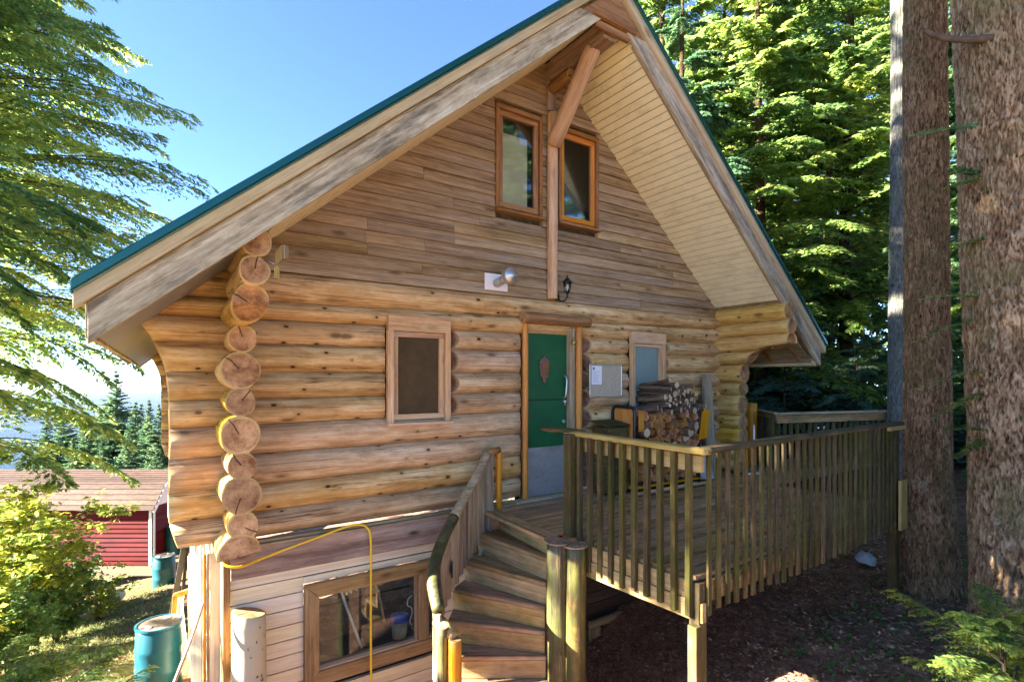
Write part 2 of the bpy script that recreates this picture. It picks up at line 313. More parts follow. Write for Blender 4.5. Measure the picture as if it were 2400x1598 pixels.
M['leaf_green'] = leaf_mat('green_leaves', (0.03, 0.08, 0.025), (0.07, 0.14, 0.035), (0.15, 0.22, 0.05), trans=0.5, sc=1.2)
M['litter'] = leaf_mat('fallen_leaves', (0.12, 0.065, 0.035), (0.26, 0.16, 0.085), (0.52, 0.40, 0.23), trans=0.1, sc=6)
M['grass'] = leaf_mat('grass_blades', (0.05, 0.08, 0.02), (0.11, 0.14, 0.035), (0.22, 0.22, 0.08), trans=0.4, sc=1.0)

def ground_mat():
    n = N('forest_ground'); tc = n.n('ShaderNodeTexCoord').outputs['Object']
    a = n.noise(tc, 0.55, 6, 0.65); b = n.noise(tc, 7, 7, 0.75); c2 = n.noise(tc, 45, 4, 0.7)
    soil = n.ramp(n.math('ADD', n.math('MULTIPLY', b, 0.6), n.math('MULTIPLY', c2, 0.4)), [(0.35, (0.09, 0.042, 0.027)), (0.5, (0.24, 0.125, 0.078)), (0.66, (0.46, 0.31, 0.21))])
    grass = n.ramp(b, [(0.35, (0.035, 0.05, 0.014)), (0.65, (0.12, 0.13, 0.04))])
    sx = n.n('ShaderNodeSeparateXYZ', i_0=tc).outputs[0]
    left = n.ramp(n.math('DIVIDE', n.math('SUBTRACT', 4.0, sx), 6.0), [(0.2, 0.0), (0.75, 1.0)])
    m = n.math('MULTIPLY', n.ramp(a, [(0.40, 0.0), (0.56, 1.0)]), left)
    col = n.mix(m, soil, grass)
    n.bsdf(col, 0.95, 0.1, n.bump(n.math('ADD', b, c2), 0.8, 0.05)); return n.m
M['ground'] = ground_mat()
def sea_mat():
    n = N('sea_water'); tc = n.n('ShaderNodeTexCoord').outputs['Object']
    a = n.noise(n.scaled(tc, (0.0006, 0.004, 1)), 1.0, 5, 0.6)
    col = n.ramp(a, [(0.4, (0.010, 0.030, 0.058)), (0.6, (0.020, 0.045, 0.075))])
    n.bsdf(col, 0.8, 0.03, n.bump(n.noise(tc, 0.02, 3), 0.3, 4.0)); return n.m
M['sea'] = sea_mat()

# ------------------------------------------------------------------ object helpers
def newobj(name, me, parent=None, mat=None):
    o = bpy.data.objects.new(name, me); COL.objects.link(o)
    if parent: o.parent = parent
    return o
def tag(o, label=None, cat=None, group=None, kind=None):
    if label: o['label'] = label
    if cat: o['category'] = cat
    if group: o['group'] = group
    if kind: o['kind'] = kind
    return o
def empty(name, loc, label, cat, group=None, rz=0):
    o = bpy.data.objects.new(name, None); COL.objects.link(o); o.location = loc; o.rotation_euler = (0, 0, rz)
    o.empty_display_size = 0.1
    return tag(o, label, cat, group)
def mesh(name, v, f, mats, smooth=False, mi=None):
    me = bpy.data.meshes.new(name); me.from_pydata([tuple(p) for p in v], [], f)
    for m in (mats if isinstance(mats, (list, tuple)) else [mats]): me.materials.append(m)
    if smooth: me.polygons.foreach_set('use_smooth', [True] * len(me.polygons))
    if mi is not None: me.polygons.foreach_set('material_index', mi)
    me.update(); return me
def place(o, origin, xa, za):
    """world placement (parents are plain translations, handled through their inverse)"""
    x = Vector(xa).normalized(); z = Vector(za)
    if abs(x.dot(z.normalized())) > 0.999: z = Vector((0, -1, 0)) if abs(x.y) < 0.9 else Vector((1, 0, 0))
    z = (z - x * z.dot(x)).normalized(); y = z.cross(x)
    m = Matrix((x, y, z)).transposed().to_4x4(); m.translation = Vector(origin)
    if o.parent: m = o.parent.matrix_basis.inverted() @ m if not o.parent.parent else (o.parent.parent.matrix_basis @ o.parent.matrix_basis).inverted() @ m
    o.matrix_basis = m
    return o
_box = {}
def boxmesh(l, w, t, mat, bev):
    k = (round(l, 4), round(w, 4), round(t, 4), mat.name, bev)
    if k in _box: return _box[k]
    bm = bmesh.new(); bmesh.ops.create_cube(bm, size=1.0)
    for v in bm.verts: v.co = Vector((v.co.x * l, v.co.y * t, v.co.z * w))
    if bev: bmesh.ops.bevel(bm, geom=bm.edges[:], offset=min(bev, t * 0.3, w * 0.3), segments=1, affect='EDGES')
    me = bpy.data.meshes.new('box'); bm.to_mesh(me); bm.free(); me.materials.append(mat); _box[k] = me; return me
def board(name, p0, p1, w, t, mat, parent=None, up=(0, 0, 1), bev=0.004):
    """bar from p0 to p1, width w along up, thickness t across"""
    p0 = Vector(p0); p1 = Vector(p1); d = p1 - p0
    o = newobj(name, boxmesh(d.length, w, t, mat, bev), parent)
    return place(o, (p0 + p1) / 2, d, up)
def slab(name, pts, t, mat, parent=None, xa=(1, 0, 0), bev=0.003):
    """flat polygon (world points, in order) given thickness t centred on its plane; grain along xa"""
    P = [Vector(p) for p in pts]; c = sum(P, Vector()) / len(P)
    nrm = Vector()
    for i in range(len(P)): nrm += (P[i] - c).cross(P[(i + 1) % len(P)] - c)
    nrm.normalize(); x = Vector(xa); x = (x - nrm * x.dot(nrm)).normalized(); z = x.cross(nrm)
    L = [((p - c).dot(x), (p - c).dot(z)) for p in P]
    bm = bmesh.new(); n = len(L)
    a = [bm.verts.new((u, t / 2, v)) for u, v in L]; b = [bm.verts.new((u, -t / 2, v)) for u, v in L]
    bm.faces.new(a); bm.faces.new(b[::-1])
    for i in range(n): bm.faces.new((a[i], b[i], b[(i + 1) % n], a[(i + 1) % n]))
    bmesh.ops.recalc_face_normals(bm, faces=bm.faces[:])
    if bev: bmesh.ops.bevel(bm, geom=bm.edges[:], offset=bev, segments=1, affect='EDGES', clamp_overlap=True)
    me = bpy.data.meshes.new(name); bm.to_mesh(me); bm.free(); me.materials.append(mat)
    o = newobj(name, me, parent); return place(o, c, x, z)
def lathe(name, prof, mat, parent, origin, axis=(0, 0, 1), seg=24, smooth=True):
    v = []; f = []
    for r, h in prof:
        for i in range(seg): a = 2 * math.pi * i / seg; v.append((h, r * math.cos(a), r * math.sin(a)))
    for j in range(len(prof) - 1):
        for i in range(seg): f.append((j * seg + i, j * seg + (i + 1) % seg, (j + 1) * seg + (i + 1) % seg, (j + 1) * seg + i))
    f.append(tuple(range(seg))[::-1]); f.append(tuple((len(prof) - 1) * seg + i for i in range(seg)))
    me = mesh(name, v, f, mat, False)
    if smooth: me.polygons.foreach_set('use_smooth', [i < len(f) - 2 for i in range(len(f))])
    o = newobj(name, me, parent)
    ax = Vector(axis); up = Vector((0, 0, 1)) if abs(ax.normalized().z) < 0.9 else Vector((0, 1, 0))
    return place(o, origin, ax, up)
def tube(name, pts, r, mat, parent=None, seg=8, caps=True, sub=1, origin=None):
    P = [Vector(p) for p in pts]
    if sub > 1:   # catmull-rom
        Q = []
        for i in range(len(P) - 1):
            a = P[max(i - 1, 0)]; b = P[i]; c = P[i + 1]; d = P[min(i + 2, len(P) - 1)]
            for k in range(sub):
                t = k / sub; Q.append(0.5 * ((2 * b) + (c - a) * t + (2 * a - 5 * b + 4 * c - d) * t * t + (3 * b - a - 3 * c + d) * t ** 3))
        Q.append(P[-1]); P = Q
    rr = r if isinstance(r, (list, tuple)) else None
    o0 = Vector(origin) if origin is not None else P[0].copy()
    v = []; f = []; nrm = None
    for i, p in enumerate(P):
        d = (P[min(i + 1, len(P) - 1)] - P[max(i - 1, 0)]).normalized()
        if nrm is None: nrm = d.orthogonal().normalized()
        nrm = (nrm - d * nrm.dot(d)).normalized(); bn = d.cross(nrm)
        if rr: q = i / (len(P) - 1) * (len(rr) - 1); k = min(int(q), len(rr) - 2); R_ = rr[k] * (1 - q + k) + rr[k + 1] * (q - k)
        else: R_ = r
        for s in range(seg):
            a = 2 * math.pi * s / seg; v.append(p - o0 + nrm * (R_ * math.cos(a)) + bn * (R_ * math.sin(a)))
    for i in range(len(P) - 1):
        for s in range(seg): f.append((i * seg + s, i * seg + (s + 1) % seg, (i + 1) * seg + (s + 1) % seg, (i + 1) * seg + s))
    if caps: f.append(tuple(range(seg))[::-1]); f.append(tuple((len(P) - 1) * seg + s for s in range(seg)))
    me = mesh(name, v, f, mat, True)
    o = newobj(name, me, parent)
    if parent and not parent.parent: o.location = parent.matrix_basis.inverted() @ o0
    elif parent: o.location = (parent.parent.matrix_basis @ parent.matrix_basis).inverted() @ o0
    else: o.location = o0
    return o

# value noise on numpy arrays
_rs = np.random.RandomState(3); _T = _rs.rand(4096)
def hsh(i, j, k): return _T[(i * 73856093 ^ j * 19349663 ^ k * 83492791) & 4095]
def vn(x, y, z):
    x = np.asarray(x, float); y = np.asarray(y, float); z = np.asarray(z, float)
    x, y, z = np.broadcast_arrays(x, y, z)
    i = np.floor(x).astype(np.int64); j = np.floor(y).astype(np.int64); k = np.floor(z).astype(np.int64)
    u = x - i; v = y - j; w = z - k; u = u * u * (3 - 2 * u); v = v * v * (3 - 2 * v); w = w * w * (3 - 2 * w)
    def L(a, b, t): return a + (b - a) * t
    return L(L(L(hsh(i, j, k), hsh(i + 1, j, k), u), L(hsh(i, j + 1, k), hsh(i + 1, j + 1, k), u), v),
             L(L(hsh(i, j, k + 1), hsh(i + 1, j, k + 1), u), L(hsh(i, j + 1, k + 1), hsh(i + 1, j + 1, k + 1), u), v), w)

def log(name, p0, p1, ry, rz, mats, parent, e0=None, e1=None, seed=0, half=False, seg=24, rough=0.035, rz1=None, z1off=0.0, fz=None):
    """peeled log from p0 to p1 (local X along it). ry, rz half-axes. e0/e1: functions (dy,dz)->shift of that end along the axis
       (negative e0 lengthens, positive e1 lengthens). fz clamps local z from below/above."""
    p0 = Vector(p0); p1 = Vector(p1); d = p1 - p0; L = d.length
    nr = max(3, int(L / 0.11)); v = []; f = []; mi = []
    ts = np.linspace(0, 1, nr + 1); ang = np.linspace(0, 2 * math.pi, seg, endpoint=False)
    rz1 = rz if rz1 is None else rz1
    for i, t in enumerate(ts):
        x = (t - 0.5) * L
        wob = 1 + rough * 2 * (vn(x * 1.3 + seed * 7.1, np.cos(ang) * 1.2 + seed, np.sin(ang) * 1.2) - 0.5) + rough * 0.8 * (vn(x * 5 + seed, np.cos(ang) * 2.5, np.sin(ang) * 2.5 + seed) - 0.5)
        cy = 0.006 * (vn(x * 0.8, seed * 3.3, 1.0) - 0.5) * 2
        for a, wv in zip(ang, wob):
            y = ry * math.cos(a) * wv + cy; z = (rz + (rz1 - rz) * t) * math.sin(a) * (1 + (wv - 1) * 0.5) + z1off * t
            if half: z = max(z, -0.02 - 0.02 * math.cos(a))
            xx = x
            if e0 and t < 0.5: s = e0(y, z); xx += s * (1 - 2 * t)
            if e1 and t >= 0.5: s = e1(y, z); xx += s * (2 * t - 1)
            v.append((xx, y, z))
    for i in range(nr):
        for s in range(seg): f.append((i * seg + s, (i + 1) * seg + s, (i + 1) * seg + (s + 1) % seg, i * seg + (s + 1) % seg)); mi.append(0)
    # caps: inner ring then a fan
    for end, base in ((0, 0), (1, nr * seg)):
        ring = [Vector(v[base + s]) for s in range(seg)]; c = sum(ring, Vector()) / seg
        b2 = len(v)
        for s in range(seg): v.append(c + (ring[s] - c) * 0.93 + Vector(((-0.004 if end == 0 else 0.004), 0, 0)))
        ci = len(v); v.append(c + Vector(((-0.004 if end == 0 else 0.004), 0, 0)))
        for s in range(seg):
            q = (base + s, base + (s + 1) % seg, b2 + (s + 1) % seg, b2 + s); tq = (b2 + s, b2 + (s + 1) % seg, ci)
            if end == 1: q = q[::-1]; tq = tq[::-1]
            f += [q, tq]; mi += [1, 1]
    me = mesh(name, v, f, mats, False, mi)
    me.polygons.foreach_set('use_smooth', [m == 0 for m in mi])
    o = newobj(name, me, parent); o['rim'] = (ry + rz) / 2
    return place(o, (p0 + p1) / 2, d, (0, 0, 1))

# ------------------------------------------------------------------ terrain
CTRL = [(0.1, 4.1, -3.0), (0.3, 15, -4.95), (-2, 10.8, -4.35), (-1, 0, -1.9), (0, -3, -0.9), (0, -5.5, -0.25), (1.8, -1.2, -2.5), (2.5, -0.2, -2.6),
        (4.1, -0.7, -2.05), (5.5, -1.5, -1.45), (4.4, -2.3, -1.55), (7.7, -2.6, -0.95), (6.4, -3.6, -0.95), (8.5, -1.0, -0.95), (9.5, 1.0, -0.8), (3.0, -3.2, -1.35),
        (0.3, 1.5, -2.75), (-2.3, 3.9, -2.65), (-4, 8, -3.9), (5.2, -4.2, -1.05), (8, -4.5, -0.9), (-3, -3, -0.9), (2.5, 3, -2.8), (7, 3, -1.2), (0.3, 8, -3.7), (3.5, -1.6, -1.95), (6.3, -0.3, -1.3), (2.6, -2.4, -1.85)]
CA = np.array(CTRL)
def base_h(x, y):
    yy = np.maximum(y, -7.0)
    xs = np.where(x > 0, 6 * np.tanh(x / 14) / 0.9 * 0.14 * 2.2 + 0.0, 0.14 * np.maximum(x, -60))
    return -1.9 + xs - 0.20 * np.maximum(yy, 0) - 0.20 * np.minimum(yy, 0)
RES = CA[:, 2] - base_h(CA[:, 0], CA[:, 1])
_d = np.hypot(CA[:, None, 0] - CA[None, :, 0], CA[:, None, 1] - CA[None, :, 1])
COEF = np.linalg.solve(np.exp(-(_d / 3.0) ** 2) + 0.05 * np.eye(len(CA)), RES)
def H(x, y):
    x = np.asarray(x, float); y = np.asarray(y, float)
    d = np.hypot(x[..., None] - CA[:, 0], y[..., None] - CA[:, 1])
    return base_h(x, y) + (np.exp(-(d / 3.0) ** 2) * COEF).sum(-1)
def gz(x, y): return float(H(np.array([x]), np.array([y]))[0])
def axis_pts(lo, a, b, hi, step):
    mid = list(np.arange(a, b, step)); up = []; s = step; p = b
    while p < hi: up.append(p); s *= 1.14; p += s
    up.append(hi); dn = []; s = step; p = a - s
    while p > lo: dn.append(p); s *= 1.14; p -= s
    dn.append(lo); return np.array(dn[::-1] + mid + up)
gx = axis_pts(-3000, -6, 12, 3000, 0.11); gy = axis_pts(-2500, -5, 16, 3000, 0.11)
GX, GY = np.meshgrid(gx, gy); GZ = H(GX, GY)
near = np.exp(-((GX - 2) ** 2 + (GY - 4) ** 2) / 900)
GZ = GZ + near * (0.12 * (vn(GX * 0.9, GY * 0.9, 0) - 0.5) + 0.06 * (vn(GX * 3.1, GY * 3.1, 5) - 0.5) + 0.03 * (vn(GX * 9, GY * 9, 9) - 0.5))
GZ = np.maximum(GZ, -290)
nx, ny = len(gx), len(gy)
vv = np.stack([GX.ravel(), GY.ravel(), GZ.ravel()], 1)
ii = (np.arange(ny - 1)[:, None] * nx + np.arange(nx - 1)[None]).ravel()
ff = np.stack([ii, ii + 1, ii + nx + 1, ii + nx], 1)
def npmesh(name, v, f, mat, attr=None, smooth=False):
    me = bpy.data.meshes.new(name); v = np.ascontiguousarray(v, np.float32); f = np.ascontiguousarray(f, np.int32); k = f.shape[1]
    me.vertices.add(len(v)); me.vertices.foreach_set('co', v.ravel())
    me.loops.add(f.size); me.loops.foreach_set('vertex_index', f.ravel())
    me.polygons.add(len(f)); me.polygons.foreach_set('loop_start', np.arange(0, f.size, k, dtype=np.int32))
    me.polygons.foreach_set('loop_total', np.full(len(f), k, np.int32))
    if smooth: me.polygons.foreach_set('use_smooth', np.ones(len(f), bool))
    me.update(calc_edges=True)
    if attr:
        for nm, dom, arr in attr:
            at = me.attributes.new(nm, 'FLOAT', dom); at.data.foreach_set('value', np.ascontiguousarray(arr, np.float32))
    me.materials.append(mat); return me
ground = newobj('ground', npmesh('ground', vv, ff, M['ground'], smooth=True)); tag(ground, kind='structure')
seg = 96; sv = [(0, 0, 0)]; sf = []
for r in (400, 2000, 6000, 14500):
    for i in range(seg): a = 2 * math.pi * i / seg; sv.append((r * math.cos(a), r * math.sin(a), 0))
for i in range(seg): sf.append((0, 1 + i, 1 + (i + 1) % seg))
for j in range(3):
    for i in range(seg): sf.append((1 + j * seg + i, 1 + (j + 1) * seg + i, 1 + (j + 1) * seg + (i + 1) % seg, 1 + j * seg + (i + 1) % seg))
sea = newobj('sea', mesh('sea', sv, sf, M['sea'])); sea.location = (0, 0, -262); tag(sea, kind='structure')
# ------------------------------------------------------------------ the log house
CX, ZR, SL = 4.022, 5.294, 0.845          # ridge x, soffit line apex, slope
def SF(x): return ZR - SL * abs(x - CX)
house = empty('log_house', (0.6, 0, -2.8), 'log house with a steep gable, green door and cream boarded lower storey', 'house')
LM = [M['log'], M['end']]; LC = [M['log'], M['cut']]; LG = [M['log_gold'], M['end']]
seamsL = [2.375, 2.114, 1.949, 1.732, 1.487, 1.255, 1.035, 0.775, 0.508, 0.271, 0.049]
seamsR = [2.386, 2.194, 1.968, 1.775, 1.522, 1.308, 1.08, 0.80, 0.56, 0.31, 0.05]
WX = 7.40
BZ = [(0.0, .215), (0.04, .20), (.16, .165), (.25, .14), (.304, .131), (.97, .137), (1.32, .131), (1.50, .115), (1.58, .093), (1.68, .06), (1.75, .02), (1.87, -.064), (1.95, -.10), (2.05, .12), (2.12, .2), (2.5, .55)]
def bracket(z):
    for (a, x0), (b, x1) in zip(BZ, BZ[1:]):
        if z <= b: return x0 + (x1 - x0) * max(0, (z - a) / (b - a))
    return BZ[-1][1]
openings = [(1.93, 2.62, 0.98, 2.0), (3.56, 4.54, -1, 2.03), (5.34, 6.03, 0.85, 2.0)]
for r in range(10):
    za, zb = seamsL[r + 1], seamsL[r]; ya, yb = seamsR[r + 1], seamsR[r]
    def zc(x): t = (x - 1.75) / 4.85; return ((za + (ya - za) * t) + (zb + (yb - zb) * t)) / 2
    def hh(x): t = (x - 1.75) / 4.85; return ((zb - za) + ((yb - ya) - (zb - za)) * t) / 2 + 0.012
    cuts = [o for o in openings if o[2] < (za + zb) / 2 < o[3]]
    xs = [0.36] + [q for c in cuts for q in (c[0], c[1])] + [WX]
    for i in range(0, len(xs), 2):
        x0, x1 = xs[i], xs[i + 1]; z0, z1 = zc(x0), zc(x1); zm = (z0 + z1) / 2
        e0 = e1 = None
        if i == 0: e0 = (lambda y, z, c=(x0 + x1) / 2, zz=zm, L=(x1 - x0): bracket(z + zz) - (c - L / 2))
        else: e0 = (lambda y, z: 0.11 * max(0.0, (-y - 0.01) / 0.14) ** 1.0 + 0.012 * random.random())
        if i + 2 < len(xs): e1 = (lambda y, z: 0.03 - 0.05 * max(0.0, (-y - 0.05) / 0.1) - 0.010 * random.random())
        # long segments taper slightly: build level with the mean height, ends shifted
        o = log('log', (x0, 0.055, zm), (x1, 0.055, zm), 0.145, hh(x0), [M['log'], M['end'] if i == 0 else M['cut']] if i == 0 or True else LC, house, e0, e1,
                seed=r * 5 + i, seg=28, rz1=hh(x1), z1off=0.0)
        ang = math.atan2(z1 - z0, x1 - x0)
        if abs(ang) > 1e-4 and i > 0: o.rotation_euler.rotate_axis('Y', -ang)
        elif abs(ang) > 1e-4:
            me = o.data
            for v in me.vertices: v.co.z += (v.co.x) * math.tan(ang) * (1 if v.co.x > -(x1 - x0) / 2 + 0.25 else 0) if False else v.co.x * math.tan(ang)
# side-wall logs, round ends towards the stairs; the wall runs back with a slight turn
TURN = 0.018
LE = [(2.385, .104, -1.0, .62), (2.18, .103, -1.0, .61), (1.965, .130, -0.92, .60), (1.739, .108, -.45, .609), (1.487, .149, -.45, .597), (1.239, .112, -.45, .597),
      (.978, .147, -.45, .591), (.736, .112, -.45, .603), (.505, .152, -.45, .600), (.261, .114, -.45, .612)]
for k, (z, r, y0, x) in enumerate(LE):
    e0 = None
    if k == 2: e0 = lambda y, z: max(0.0, (-z - 0.02)) * 2.3
    if k == 0: e0 = lambda y, z: 0.0
    log('log', (x, y0, z), (x + TURN * 7.2, 6.7, z), r * 0.97, r * 1.03, [M['log_gold'] if k > 3 else M['log'], M['end']], house, e0, None, seed=40 + k, seg=28, rough=0.085)
log('log', (.592, -.45, .045), (.592 + TURN * 7, 6.6, .045), .155, .165, [M['log_gold'], M['end']], house, None, None, seed=77, half=True, seg=32)
# right-hand side wall logs with the curved bracket under the overhang
RE = [(2.511, 2.262, -1.12), (2.262, 2.073, -1.16), (2.073, 1.834, -1.17), (1.834, 1.652, -0.60), (1.652, 1.374, -.45), (1.374, 1.181, -.42), (1.181, .878, -.42), (.878, .676, -.42), (.676, .46, -.42), (.46, .22, -.42), (.22, 0.02, -.42)]
def rcurve(z):        # how far the log end reaches towards -y at height z
    pts = [(1.40, -.40), (1.55, -.46), (1.66, -.50), (1.74, -.56), (1.81, -.62), (1.86, -.72), (1.90, -.86), (1.915, -1.17), (3, -1.17)]
    for (a, p), (b, q) in zip(pts, pts[1:]):
        if z <= b: return p + (q - p) * max(0, (z - a) / (b - a))
    return -1.17
for k, (zt, zb, y0) in enumerate(RE):
    z = (zt + zb) / 2; r = (zt - zb) / 2 + 0.008
    e0 = None
    if k in (2, 3): e0 = (lambda y, zl, zz=z, yy=y0: rcurve(zz + zl) - yy if rcurve(zz + zl) > yy else 0.0) if k == 2 else (lambda y, zl, zz=z, yy=y0: rcurve(zz + zl) - yy)
    log('log', (WX + 0.02, y0, z), (WX + 0.02, 6.7, z), 0.13, r, LG, house, e0, None, seed=60 + k, seg=28, rough=0.05)
# back gable wall logs reaching past the corner, seen behind the front bracket
for r in range(10):
    za, zb = seamsL[r + 1], seamsL[r]; z = (za + zb) / 2
    log('log', (0.46, 6.4, z), (WX, 6.4, z), 0.13, (zb - za) / 2 + .01, LM, house, lambda y, zl, zz=z: bracket(zz + zl) + 0.05 - 0.46, None, seed=90 + r, seg=16)
# dark core so no daylight shows between logs
for nm, p in (('wall_core', [(0.72, 0.13, 0.05), (3.60, 0.13, 0.05), (3.60, 0.13, 2.4), (0.72, 0.13, 2.4)]), ('wall_core', [(4.50, 0.13, 0.05), (7.3, 0.13, 0.05), (7.3, 0.13, 2.4), (4.50, 0.13, 2.4)])):
    slab(nm, p, 0.02, M['dark'], house)
# --- gable siding
upL = (3.226, 3.868 + .03, 3.33, 4.535); upR = (4.125, 4.80, 3.33, 4.53)
zz = 2.378; c = 0
rnd = random.Random(11)
while zz < ZR - 0.03:
    z0, z1 = zz, min(zz + 0.1235, ZR - 0.005)
    xl0, xr0 = CX - (ZR - z0) / SL, CX + (ZR - z0) / SL; xl1, xr1 = CX - (ZR - z1) / SL, CX + (ZR - z1) / SL
    spans = [(xl0, xr0)]
    for (a, b, wz0, wz1) in (upL, upR):
        if z1 > wz0 + .02 and z0 < wz1 - .02: spans = [q for s_ in spans for q in ((s_[0], min(s_[1], a)), (max(s_[0], b), s_[1])) if q[1] - q[0] > 0.03]
    out = []
    for a, b in spans:
        js = [a]
        cand = sorted(j + rnd.uniform(-.02, .02) for j in rnd.sample([1.75, 2.05, 2.35, 2.7, 3.0, 4.95, 5.2, 5.6, 5.95, 6.3, 4.022], 3))
        for j in cand:
            if a + 0.4 < j < b - 0.4 and j - js[-1] > 0.4: js.append(j)
        js.append(b); out += list(zip(js, js[1:]))
    for a, b in out:
        g = 0.0015
        ta = max(a, xl1) if a < CX else a; tb = min(b, xr1) if b > CX else b
        if ta > tb - .01: ta = tb = CX
        v = []
        y0f, y1f = -0.044, -0.016
        for x, z, y in ((a + g, z0, y0f), (b - g, z0, y0f), (tb - g, z1 + .012, y1f), (ta + g, z1 + .012, y1f)): v.append((x, y, z))
        for x, z in ((a + g, z0), (b - g, z0), (tb - g, z1 + .012), (ta + g, z1 + .012)): v.append((x, 0.02, z))
        cx = (a + b) / 2; cz = (z0 + z1) / 2
        v = [(p[0] - cx, p[1] + 0.02, p[2] - cz) for p in v]
        f = [(0, 1, 2, 3), (7, 6, 5, 4), (4, 5, 1, 0), (5, 6, 2, 1), (6, 7, 3, 2), (7, 4, 0, 3)]
        o = newobj('siding_board', mesh('siding_board', v, f, M['siding']), house); place(o, (cx, -0.02, cz), (1, 0, 0), (0, 0, 1))
    zz += 0.1235; c += 1
# --- soffit: boards running out from the wall, both slopes
Y0, Y1 = -1.10, -0.02
def slope_pt(side, s, y, off=0.0):
    """point at distance s down the slope from the ridge on side +-1, at y, off = height above soffit line"""
    k = math.cos(math.atan(SL)); return (CX + side * s * k, y, ZR - SL * s * k + off)
Ltot = 3.27 / math.cos(math.atan(SL)); nb = 46; wb = Ltot / nb
for side in (-1, 1):
    n_ = Vector((side * SL, 0, 1)).normalized()
    for k in range(nb):
        p = Vector(slope_pt(side, (k + 0.5) * wb, 0)) + n_ * 0.008
        sdir = Vector((side, 0, -SL)).normalized()
        o = newobj('soffit_board', boxmesh(Y1 - Y0 - 0.0, wb - 0.009, 0.012, M['soffit'], 0.003), house)
        place(o, (p.x, (Y0 + Y1) / 2, p.z), (0, 1, 0), sdir)
    a = Vector(slope_pt(side, 0.0, Y0, .018)); b = Vector(slope_pt(side, Ltot, Y0, .018)); c_ = Vector(slope_pt(side, Ltot, Y1, .018)); d = Vector(slope_pt(side, 0.0, Y1, .018))
    slab('soffit_backing', [a, b, c_, d], 0.006, M['groove'], house, xa=(0, 1, 0), bev=0)
# left eave: narrow strips running up the slope, outside the side wall
xe0, xe1 = -0.27, 0.70
for k in range(74):
    y = -1.04 + k * 0.103
    sk = TURN * (y + 1.1)
    p0 = (xe0 + sk, y, SF(xe0)); p1 = (xe1 + sk, y, SF(xe1))
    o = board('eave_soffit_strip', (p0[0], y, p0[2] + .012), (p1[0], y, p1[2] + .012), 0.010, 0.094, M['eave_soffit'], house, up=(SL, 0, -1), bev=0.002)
# --- roof deck and metal
def roofquad(name, x0, x1, y0, y1, off0, off1, mat, side):
    P = []
    for x, y, o in ((x0, y0, off0), (x1, y0, off0), (x1, y1, off0), (x0, y1, off0)): P.append((x, y, ZR + (-SL * abs(x - CX)) + o))
    for x, y, o in ((x0, y0, off1), (x1, y0, off1), (x1, y1, off1), (x0, y1, off1)): P.append((x, y, ZR + (-SL * abs(x - CX)) + o))
    f = [(0, 3, 2, 1), (4, 5, 6, 7), (0, 1, 5, 4), (1, 2, 6, 5), (2, 3, 7, 6), (3, 0, 4, 7)]
    me = mesh(name, [(p[0] - 0.6, p[1], p[2] + 2.8) for p in P], f, mat); return newobj(name, me, house)
xl, xr = -0.365, 8.41
roofquad('roof_deck', xl + .06, CX, -1.05, 6.75, .045, .32, M['greyboard'], -1)
roofquad('roof_deck', CX, xr - .06, -1.05, 6.75, .045, .32, M['greyboard'], 1)
npan = 18
for side, xa_, xb_ in ((-1, xl - .01, CX - 0.0), (1, CX + 0.0, xr + .01)):
    for k in range(npan):
        ya = -1.155 + k * (7.95 / npan); yb = ya + 7.95 / npan - 0.004
        roofquad('roof_panel', xa_, xb_, ya, yb, .332, .345, M['green_metal'], side)
        roofquad('roof_seam', xa_, xb_, yb - .022, yb, .346, .375, M['green_metal'], side)
# rake boards: lower (weathered), upper (pale), drip edge, metal trim
def rake(name, side, xs, xe, o0, o1, yf, t, mat, plumb_end=None, top_cut=None):
    """xs eave end, xe ridge end; o0,o1 offsets above the soffit line; front face at yf"""
    P = [(xs, o0), (xe, o0), (xe, o1), (xs, o1)]
    pts = [(x, yf + t / 2, SF(x) + o) for x, o in P]
    if top_cut is not None:        # cut level at height top_cut
        xa0 = CX + side * (ZR + o0 - top_cut) / SL; xa1 = CX + side * (ZR + o1 - top_cut) / SL
        pts = [(xs, yf + t / 2, SF(xs) + o0), (xa0, yf + t / 2, top_cut), (xa1, yf + t / 2, top_cut), (xs, yf + t / 2, SF(xs) + o1)]
    return slab(name, pts, t, mat, house, xa=(1, 0, SL if side < 0 else -SL), bev=0.005)
for side in (-1, 1):
    e1_ = -0.30 if side < 0 else 8.335; e2_ = -0.365 if side < 0 else 8.41
    rake('rake_board', side, e1_, CX, -.02, .229, -1.112, .042, M['weathered'], top_cut=5.115)
    rake('rake_trim', side, e2_, CX - 0.001 * side * -1, .232, .326, -1.150, .075, M['fascia_pale'])
    rake('drip_edge', side, e2_ - .005 * -side * -1, CX, .3275, .340, -1.158, .07, M['drip'])
    rake('roof_edge_trim', side, e2_ + .008 * side, CX, .342, .405, -1.172, .02, M['green_metal'])
# inner face of the rake (darker board behind)
rake('rake_backing', -1, -0.27, CX, -.004, .22, -1.066, .03, M['greyboard'], top_cut=5.03)
rake('rake_backing', 1, 8.30, CX, -.004, .22, -1.066, .03, M['greyboard'], top_cut=5.03)
# plumb end piece and eave boards
board('eave_fascia', (-.297, -1.062, 1.775), (-.297 + TURN * 7.9, 6.75, 1.775), .225, .034, M['weathered'], house)
board('eave_trim', (-.345, -1.075, 1.93), (-.345 + TURN * 7.9, 6.75, 1.93), .09, .05, M['fascia_pale'], house)
board('eave_fascia', (8.30, -1.06, 1.75), (8.30, 6.75, 1.75), .245, .034, M['fascia_pale'], house)
board('eave_trim', (8.38, -1.075, 1.93), (8.38, 6.75, 1.93), .09, .05, M['fascia_pale'], house)
